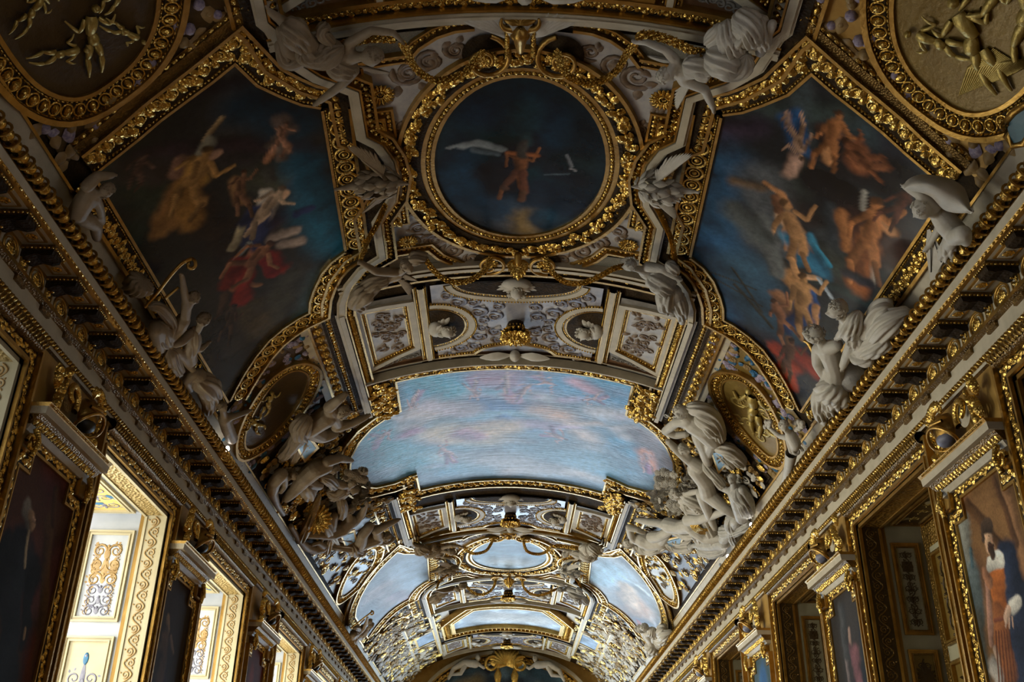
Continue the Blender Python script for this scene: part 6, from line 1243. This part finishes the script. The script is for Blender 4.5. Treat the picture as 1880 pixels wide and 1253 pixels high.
# ---- giants below the great painting -------------------------------------------
def giants(side_words, mat, mirr):
    W = side_words
    def plaque(root, J, ps, T, q, txt=True):
        mb = MB(); q3 = [J(a) for a in q]; c = sum(q3)/4; big = [c+(p-c)*1.35+C_F*.03 for p in q3]
        def slab(pp, t, m):
            b = [p+C_F*t for p in pp]; mb.add(pp+b, [(0, 1, 2, 3), (4, 5, 6, 7), (0, 1, 5, 4), (1, 2, 6, 5), (2, 3, 7, 6), (3, 0, 4, 7)], m, False)
        slab(big, .04, 0); slab(q3, .03, 1)
        for r_ in range(2):
            for k in range(5):
                u = .22+.14*k; v_ = .38+.22*r_; a = q3[0]*(1-u)+q3[1]*u; b = q3[3]*(1-u)+q3[2]*u; p = a*(1-v_)+b*v_; e = (b-a)/np.linalg.norm(b-a); 
                mb.add(*tube([p-e*.03-C_F*.006, p+e*.03-C_F*.006], .005, 4), 0)
                if k % 2: mb.add(*tube([p-e*.03-C_F*.006, p+(q3[1]-q3[0])*.06+e*.0-C_F*.006, p+e*.03-C_F*.006], .005, 4), 0)
        mb.obj('teal_plaque', [M_GP, M_PLQ], T, root)
    if W['side'] == 'right':
        statue('giant_statue', W['a'], mat, head=(1250, 757, .55, 15, (-.5, -.8, 0), (-.75, .55, .3), 'beard'), torso=[[(1274, 776, .42, 22), (1290, 786, .42, 22), (1308, 806, .36, 19)], [(1256, 764, .48, 10), (1270, 774, .42, 16)]],
            limbs=[[(1262, 774, .5, 11), (1242, 776, .52, 9), (1222, 792, .52, 8), (1240, 800, .5, 7), (1258, 798, .45, 6)], [(1284, 800, .4, 15), (1292, 822, .4, 12), (1300, 850, .3, 9)], [(1306, 812, .36, 15), (1298, 836, .3, 11)]],
            hands=[((1256, 799, .45), (1238, 800, .5), 9)],
            drapes=[([(1258, 748, .45, 9), (1284, 752, .45, 13), (1308, 768, .4, 13), (1320, 796, .35, 11), (1322, 814, .3, 8)], 9), ([(1276, 760, .45, 12), (1300, 776, .45, 16), (1316, 800, .38, 12)], 9), ([(1310, 820, .36, 9), (1334, 826, .32, 12), (1352, 840, .25, 12), (1366, 856, .15, 9)], 7), ([(1312, 822, .34, 7), (1330, 840, .3, 8), (1346, 862, .2, 7)], 7)],
            extra=lambda r, J, p, T: plaque(r, J, p, T, [(1309, 833, .42), (1322, 830, .42), (1332, 851, .36), (1320, 865, .36)]), mirr=mirr)
        statue('giant_statue', W['b'], mat, head=(1256, 826, .4, 12, (-.6, -.6, .1), (.5, -.6, .5)), torso=[[(1278, 862, .42, 17), (1294, 886, .42, 15), (1300, 908, .4, 16)], [(1266, 846, .42, 10), (1284, 858, .4, 13)]],
            limbs=[[(1268, 848, .42, 9), (1248, 832, .45, 8), (1228, 812, .45, 6)], [(1302, 910, .42, 14), (1330, 934, .42, 10), (1350, 946, .25, 8)], [(1290, 908, .4, 13), (1298, 936, .4, 9), (1312, 970, .25, 6)]], hands=[((1229, 813, .45), (1246, 830, .45), 10)], feet=[((1312, 970, .25), (1318, 984, .2), 10)],
            drapes=[([(1290, 850, .36, 8), (1316, 880, .38, 8), (1330, 900, .3, 7)], 7)], mirr=mirr)
        statue('child_satyr_statue', W['c'], SG, head=(1344, 880, .35, 10, (0, -1, 0), (-.5, .2, .8)), torso=[[(1350, 904, .3, 15), (1356, 928, .28, 14), (1362, 952, .22, 12)]], limbs=[[(1340, 902, .34, 7), (1322, 896, .36, 5)], [(1362, 900, .3, 7), (1374, 930, .28, 6), (1366, 944, .28, 5)], [(1352, 956, .25, 11), (1342, 976, .2, 7), (1346, 996, .12, 6)]], drapes=[([(1352, 896, .32, 14), (1366, 920, .28, 15), (1374, 950, .2, 10)], 13), ([(1342, 950, .25, 12), (1346, 976, .2, 11), (1350, 1000, .1, 9)], 11)], mirr=mirr, voxel=.015)
        def flow(r, J, p, T):
            mb = MB()
            for k in range(46): c = J((1222+rng.uniform(-16, 16), 880+rng.uniform(-14, 16), .3+rng.uniform(0, .2))); rose(mb, c, rng.uniform(.06, .1))
            for k in range(24): c = J((1238+rng.uniform(-10, 10), 930+rng.uniform(-14, 16), .3+rng.uniform(0, .12))); rose(mb, c, rng.uniform(.06, .09))
            mb.obj('flower_basket', mat, T, r)
        statue('flower_bearer_statue', W['d'], mat, head=(1240, 906, .4, 10, (-.5, -.8, 0), (.1, .3, .9)), torso=[[(1258, 910, .36, 10), (1268, 922, .34, 9)]], limbs=[[(1250, 918, .36, 6), (1262, 944, .34, 5), (1272, 960, .3, 4)]], drapes=[([(1256, 910, .38, 9), (1274, 922, .38, 12), (1290, 938, .3, 10)], 7)], extra=flow, mirr=mirr, voxel=.014)
    else:
        statue('giant_statue', W['a'], mat, head=(628, 758, .5, 15, (.6, -.75, 0), (.7, .4, .5), 'beard'), torso=[[(598, 766, .42, 21), (584, 776, .42, 19), (566, 786, .4, 20)], [(606, 752, .44, 12), (612, 766, .44, 14), (620, 780, .42, 11)]],
            limbs=[[(604, 748, .45, 11), (622, 734, .48, 8.5), (634, 724, .45, 6)], [(618, 784, .44, 11), (646, 778, .46, 8), (672, 766, .44, 5.5)], [(566, 788, .4, 19), (590, 802, .42, 13), (612, 796, .38, 11)]], hands=[((672, 766, .44), (648, 778, .46), 9)],
            drapes=[([(566, 764, .42, 12), (552, 786, .42, 17), (556, 806, .38, 15)], 9), ([(552, 796, .4, 12), (534, 822, .32, 11), (514, 842, .2, 9)], 7), ([(560, 806, .36, 9), (546, 832, .28, 8), (534, 850, .18, 7)], 7)],
            extra=lambda r, J, p, T: plaque(r, J, p, T, [(549, 824, .42), (567, 807, .42), (580, 824, .4), (560, 844, .38)]), mirr=mirr)
        statue('giant_statue', W['b'], mat, head=(612, 862, .36, 11, (.8, -.3, 0), (.4, .8, .3)), torso=[[(596, 856, .42, 16), (578, 862, .42, 18), (560, 878, .4, 17)]], limbs=[[(600, 848, .44, 10), (624, 842, .42, 8), (644, 846, .38, 5)], [(558, 880, .4, 15), (542, 900, .34, 11), (526, 916, .25, 8)], [(566, 888, .4, 12), (586, 892, .38, 9)]],
            hands=[((644, 846, .38), (624, 842, .42), 8)], drapes=[([(556, 884, .4, 13), (568, 902, .36, 15), (560, 914, .3, 10)], 5), ([(590, 876, .4, 8), (606, 884, .4, 9), (616, 896, .36, 8)], 7)], mirr=mirr)
        statue('child_satyr_statue', W['c'], mat, head=(538, 874, .3, 9, (.3, -.9, 0), (.5, .3, .7)), torso=[[(516, 872, .3, 13), (504, 886, .26, 12), (500, 904, .2, 10)]], limbs=[[(522, 876, .34, 7), (524, 892, .32, 5), (516, 904, .3, 4)], [(500, 904, .22, 9), (508, 926, .2, 6), (520, 944, .12, 5)]], mirr=mirr, voxel=.015)
        def flow(r, J, p, T):
            mb = MB()
            for k in range(40): c = J((650+rng.uniform(-16, 22), 872+rng.uniform(-9, 12), .3+rng.uniform(0, .2))); rose(mb, c, rng.uniform(.05, .09))
            mb.obj('flower_basket', mat, T, r)
        statue('flower_bearer_statue', W['d'], mat, head=(646, 888, .4, 10, (.5, -.8, 0), (0, .4, .9)), torso=[[(634, 904, .34, 9), (626, 914, .3, 8)]], limbs=[[(640, 900, .36, 6), (620, 906, .34, 5)]], drapes=[([(636, 900, .36, 8), (618, 908, .34, 10), (606, 916, .3, 8)], 7)], extra=flow, mirr=mirr, voxel=.014)
giants(dict(side='right', a='grey bearded giant bent double under drapery with a teal plaque, right haunch', b='naked giant raising one arm, just below the draped one on the right', c='shaggy satyr child above dark grapes at the right cornice', d='flower-crowned bearer with a basket at the right tip of the great painting'), ST, False)
giants(dict(side='left', a='brown-lit bearded giant stretching his arms over a teal plaque, left haunch', b='brown-lit naked giant pushing sideways, below the one with the teal plaque', c='small crouching satyr near the left cornice', d='flower-headed bearer at the left tip of the great painting'), SSH, False)
giants(dict(side='right', a='far right giant bent beside the third row of coffers, in mirror pose', b='far right naked giant raising an arm', c='far right satyr child by the cornice', d='far right flower bearer beyond the great painting'), ST, True)
giants(dict(side='left', a='far left bearded giant beside the second row of coffers', b='far left naked giant pushing sideways', c='far left crouching satyr by the cornice', d='far left flower bearer beyond the great painting'), SSH, True)
for pts, lab, mt in (([(1288, 912), (1296, 940), (1312, 958)], 'striped gilded drum among the right trophies', M_GC),):
    mb = MB(); c = JP(1290, 958, .3)
    for k in range(7): 
        t = np.linspace(0, 2*PI, 18, endpoint=False); q = [c+(C_R*math.cos(a)+C_U*math.sin(a))*(.26-.02*k)+C_F*(-.03*k) for a in t]; mb.add(*tube(q, .022, 6, closed=True), 0)
    tag(mb.obj('striped_drum', mt), lab, 'drum')
mb = MB(); c = JP(581, 952, .3)
for k in range(18):
    a = k/18*2*PI; d = C_R*math.cos(a)+C_U*math.sin(a); q = basis(-C_F, d); mb.add((T_LEAF[0][:, [1, 0, 2]]*[.2, .34, .3])@q+c, T_LEAF[1], 0)
tag(mb.obj('radiant_shield', M_GC), 'ribbed golden shield among the left trophies', 'shield')
# leaning lances / flags among the trophies
for k, (a, b, r0, lab, mt) in enumerate((((1322, 1010), (1283, 930), .09, 'pale folded banner leaning among the right trophies', M_ST), ((1300, 1022), (1272, 945), .08, 'second pale banner with a hooked top among the right trophies', M_ST), ((548, 1000), (590, 905), .07, 'brown lance leaning among the left trophies', M_BR), ((598, 960), (626, 1010), .06, 'short gilded staff among the left trophies', M_BR), ((600, 1020), (620, 930), .06, 'tall gilded post among the left trophies', M_BR))):
    mb = MB(); mb.add(*drape_shape([JP(a[0], a[1], .15), JP((a[0]+b[0])/2, (a[1]+b[1])/2, .3), JP(b[0], b[1], .3)], [r0*1.6, r0*1.2, r0*.5], 5), 0); tag(mb.obj('leaning_banner', mt), lab, 'banner')
# ---- figures along the left cornice ---------------------------------------------
statue('satyr_statue', 'very dark muscular statue with an arm over his head at the left cornice', SSH, head=(196, 350, .55, 14, (.6, -.5, 0), (.75, .4, .4), 'beard'),
    torso=[[(163, 356, .45, 17), (155, 370, .42, 19), (142, 392, .35, 18)]], limbs=[[(160, 342, .48, 12), (178, 324, .5, 10), (204, 322, .5, 7)], [(176, 364, .5, 9), (184, 384, .45, 8), (188, 408, .35, 6)], [(150, 398, .35, 16), (176, 414, .35, 12), (178, 436, .25, 9)]], hands=[((204, 322, .5), (180, 324, .5), 12)], voxel=.015)
def ex_harp(root, J, ps, T):
    mb = MB(); p = [J(q) for q in ((267, 564, .35), (290, 536, .45), (314, 505, .55), (334, 484, .6), (350, 476, .6))]; p = list(catmull(p, 8)); c = J((350, 486, .6))
    for t in np.linspace(PI/2, -4.4, 18): p.append(c+(C_R*math.cos(t)+C_U*math.sin(t))*.07*(1-(PI/2-t)/9))
    mb.add(*tube(p, .022, 7), 0); mb.add(*tube([J((303, 548, .5)), J((328, 528, .5))], .018, 6), 0); mb.obj('gilded_lyre', M_GP, T, root)
harp1 = statue('harpist_statue', 'shaded stucco musician lifting a hand to a gilded lyre on the left cornice', SSH, head=(356, 548, .6, 13, (.3, -.95, 0), (.8, .3, .3)),
    torso=[[(336, 588, .48, 14), (328, 602, .45, 14), (310, 616, .4, 16)], [(346, 566, .55, 6), (340, 582, .5, 10)]], limbs=[[(340, 588, .5, 9), (341, 552, .55, 7.5), (334, 508, .6, 5)], [(310, 616, .4, 17), (286, 604, .45, 15), (294, 640, .35, 11)]], hands=[((334, 508, .6), (341, 552, .55), 12)],
    drapes=[([(272, 562, .4, 7), (294, 566, .45, 9), (312, 590, .45, 10), (314, 620, .4, 8)], 7), ([(290, 590, .42, 14), (296, 616, .4, 17), (306, 636, .35, 11)], 9), ([(316, 590, .45, 10), (308, 616, .42, 12), (318, 640, .35, 9)], 7)], extra=ex_harp)
harp2 = statue('seated_statue', 'shaded stucco companion with bowed curly head beside the gilded lyre player', SSH, head=(374, 588, .58, 14, (.4, -.9, 0), (.6, .6, .3)),
    torso=[[(356, 618, .48, 13), (348, 640, .45, 13), (350, 662, .4, 13)]], limbs=[[(350, 612, .5, 9), (334, 628, .52, 8), (322, 634, .48, 6)], [(356, 636, .45, 7), (368, 642, .48, 6), (380, 632, .48, 4.5)], [(322, 644, .42, 10), (338, 660, .42, 8), (354, 680, .38, 6)]], hands=[((380, 632, .48), (368, 642, .48), 9), ((354, 680, .38), (338, 660, .42), 11)],
    drapes=[([(356, 600, .5, 8), (356, 630, .5, 11), (346, 656, .42, 10)], 7), ([(312, 640, .42, 10), (318, 664, .38, 12), (330, 690, .3, 10)], 7)])
statue('reclining_statue', 'shadowed draped torso slumped along the left cornice below the lyre player', SSH, torso=[[(364, 690, .4, 15), (376, 712, .36, 17), (384, 738, .28, 15)]], limbs=[[(356, 686, .4, 9), (342, 700, .35, 8), (350, 716, .3, 6)]],
    drapes=[([(360, 694, .42, 16), (384, 712, .42, 19), (392, 734, .32, 13)], 9), ([(380, 708, .4, 12), (386, 736, .32, 13), (380, 760, .2, 9)], 7)])
statue('reaching_figure_statue', 'shadowed small figure reaching an arm across the dark oval medallion', SSH, head=(408, 748, .45, 11, (-.2, -1, 0), (.6, .2, .7)), torso=[[(412, 768, .38, 12), (418, 788, .33, 12), (426, 806, .26, 11)]], limbs=[[(418, 768, .42, 7), (438, 762, .45, 5.5), (456, 756, .45, 4)]], hands=[((456, 756, .45), (438, 762, .45), 8)], voxel=.015)
mb = MB(); mb.add(*drape_shape([JP(236, 524, .2), JP(252, 524, .35), JP(264, 514, .4)], [.1, .13, .16], 13), 0); tag(mb.obj('wheat_sheaf', SSH), 'dim sheaf lying on the left cornice above the lyre', 'sheaf')
for r_, lb in ((muse2, 'far pale figure with bared back by the cornice under the far right blue painting'), (muse3, 'far draped woman by the cornice under the far right blue painting'), (harp1, 'far dark musician by the cornice under the far left blue painting'), (harp2, 'far dark seated companion by the cornice under the far left blue painting')): copy_tree(r_, (0, TY, 0), lb)
# ---- side cartouche, spotlights ---------------------------------------------------
root = thing('teal_cartouche', JP(1865, 240, .2), 'teal shield in a scrolled gold rim at the far right edge', 'cartouche')
q = [JP(x, y, .2) for x, y in ((1848, 222), (1862, 206), (1884, 192), (1900, 200), (1896, 240), (1880, 264), (1860, 268), (1848, 250))]
mb = MB(); c = sum(q)/8; mb.add([c-C_F*.03]+q, [(0, i+1, (i+1) % 8+1) for i in range(8)], 0, False); mb.obj('teal_field', M_PLQ, IDM, root)
mb = MB(); mb.add(*tube(q, .035, 8, closed=True), 0); mb.add(*tube([JP(1842, 232, .24)+(C_R*math.cos(t)+C_U*math.sin(t))*.04*(1-t/9) for t in np.linspace(0, 6.5, 14)], .016, 6), 0); mb.obj('scrolled_rim', M_GP, IDM, root)
M_LAMP, nt_, b_ = new_mat('lit_spotlight_lens'); b_.inputs['Emission Color'].default_value = (1, .98, .95, 1); b_.inputs['Emission Strength'].default_value = 6
for k, (x, y, lab) in enumerate(((1379, 964, 'tiny lit white spotlight on the right cornice by the dark grapes'), (1336, 1022, 'second tiny lit spotlight, farther down the right cornice'), (418, 824, 'tiny lit spotlight on the left cornice below the dark oval'), (1322, 1038, 'small white plug box on the right cornice'))):
    d = ray(x, y); X = 4.58 if x > 940 else -4.58; t = (X-CX)/d[0]; p = C_O+t*d; mb = MB(); mb.add(*xf(sphere(10, 8), (p[0], p[1], p[2]), 0, (.03, .05, .04)), 0)
    if k < 3: mb.add(*xf(sphere(10, 8), (p[0], p[1]+.05, p[2]-.04), 0, (.02, .04, .05)), 1)
    tag(mb.obj('spotlight' if k < 3 else 'plug_box', [M_LAMP if k < 3 else M_WHITE, M_BLACK]), lab, 'spotlight' if k < 3 else 'box')
# ---- end wall ------------------------------------------------------------------------
def EM(v): v = np.asarray(v, float); return np.stack([v[:, 0], YE-v[:, 2], v[:, 1]], 1)
root = thing('lunette_painting', (0, YE-.1, 8.2), 'dark arched painting with two small ringed figures on the end wall', 'painting')
lp = [(3.3*math.cos(t), 6.9+2.2*math.sin(t)) for t in np.linspace(0, PI, 24)]
canvas('canvas', lp, (.05, .09, .13), [(-.6, 8.1, .5, 8.15, .45, (.02, .03, .045), .6), (-.3, 8.05, .0, 8.1, .16, (.4, .14, .05), .7), (.3, 8.15, .4, 8.2, .14, (.45, .25, .18), .7), (-2, 7.8, -1.2, 8.2, .4, (.16, .12, .06), 1.2), (1.4, 7.8, 2.2, 7.6, .4, (.12, .14, .12), 1.2), (0, 8.7, .6, 8.9, .3, (.16, .26, .34), 1.3)], M_OIL, EM, root, .05, .08, 61)
mb = MB(); mould(mb, lp[::-1], [(.06, .2, 'p'), (.22, .22, 'leaf', .3), (.06, .3, 'p'), (.14, .3, 'w')]); mb.obj('arched_frame', ORN, EM, root)
root = thing('gilded_crest', (0, YE-.4, 9.2), 'gilded fan-shaped crest at the top of the end wall', 'crest'); mb = MB()
for k in range(13): a = PI*(k+.5)/13; mb.add(*xf(T_LEAF, (0, 8.95, .35), a, (.75, .5, .6)), 0)
for sg in (-1, 1): mb.add(*xf(T_CURL, (sg*.6, 8.95, .4), 1, (.7, .7, .8)), 0); mb.add(*xf(T_LEAF, (sg*.35, 8.8, .4), -PI/2, (.7, .4, .5)), 0)
mb.obj('shell_and_scrolls', M_GC, EM, root)
for sg, w_ in ((-1, 'left'), (1, 'right')):
    r_ = thing('reclining_figure', (sg*1.7, YE-.4, 8.9), 'pale reclining figure %s of the gilded crest on the end wall' % w_, 'statue'); mb = MB(); J2 = lambda x, z, h=.4: EM(np.array([[sg*x, z, h]]))[0]
    for a, b, ra, rb in (((1.3, 8.95), (1.75, 9.0), .17, .15), ((1.75, 9.0), (2.2, 8.75), .15, .1), ((2.2, 8.75), (2.4, 8.35), .1, .06), ((1.7, 8.95), (1.9, 8.55), .12, .08), ((1.9, 8.55), (2.3, 8.5), .08, .05), ((1.25, 9.0), (.95, 8.8), .08, .06), ((.95, 8.8), (.7, 8.95), .06, .05)): addc(mb, cone(J2(*a), J2(*b), ra, rb))
    v, f_ = head_shape(J2(1.2, 9.2), np.array([0, 0, 1.]), np.array([-sg*.5, -1., 0]), .14); mb.add(v, f_, 0); mb.obj('body', M_ST, IDM, r_)
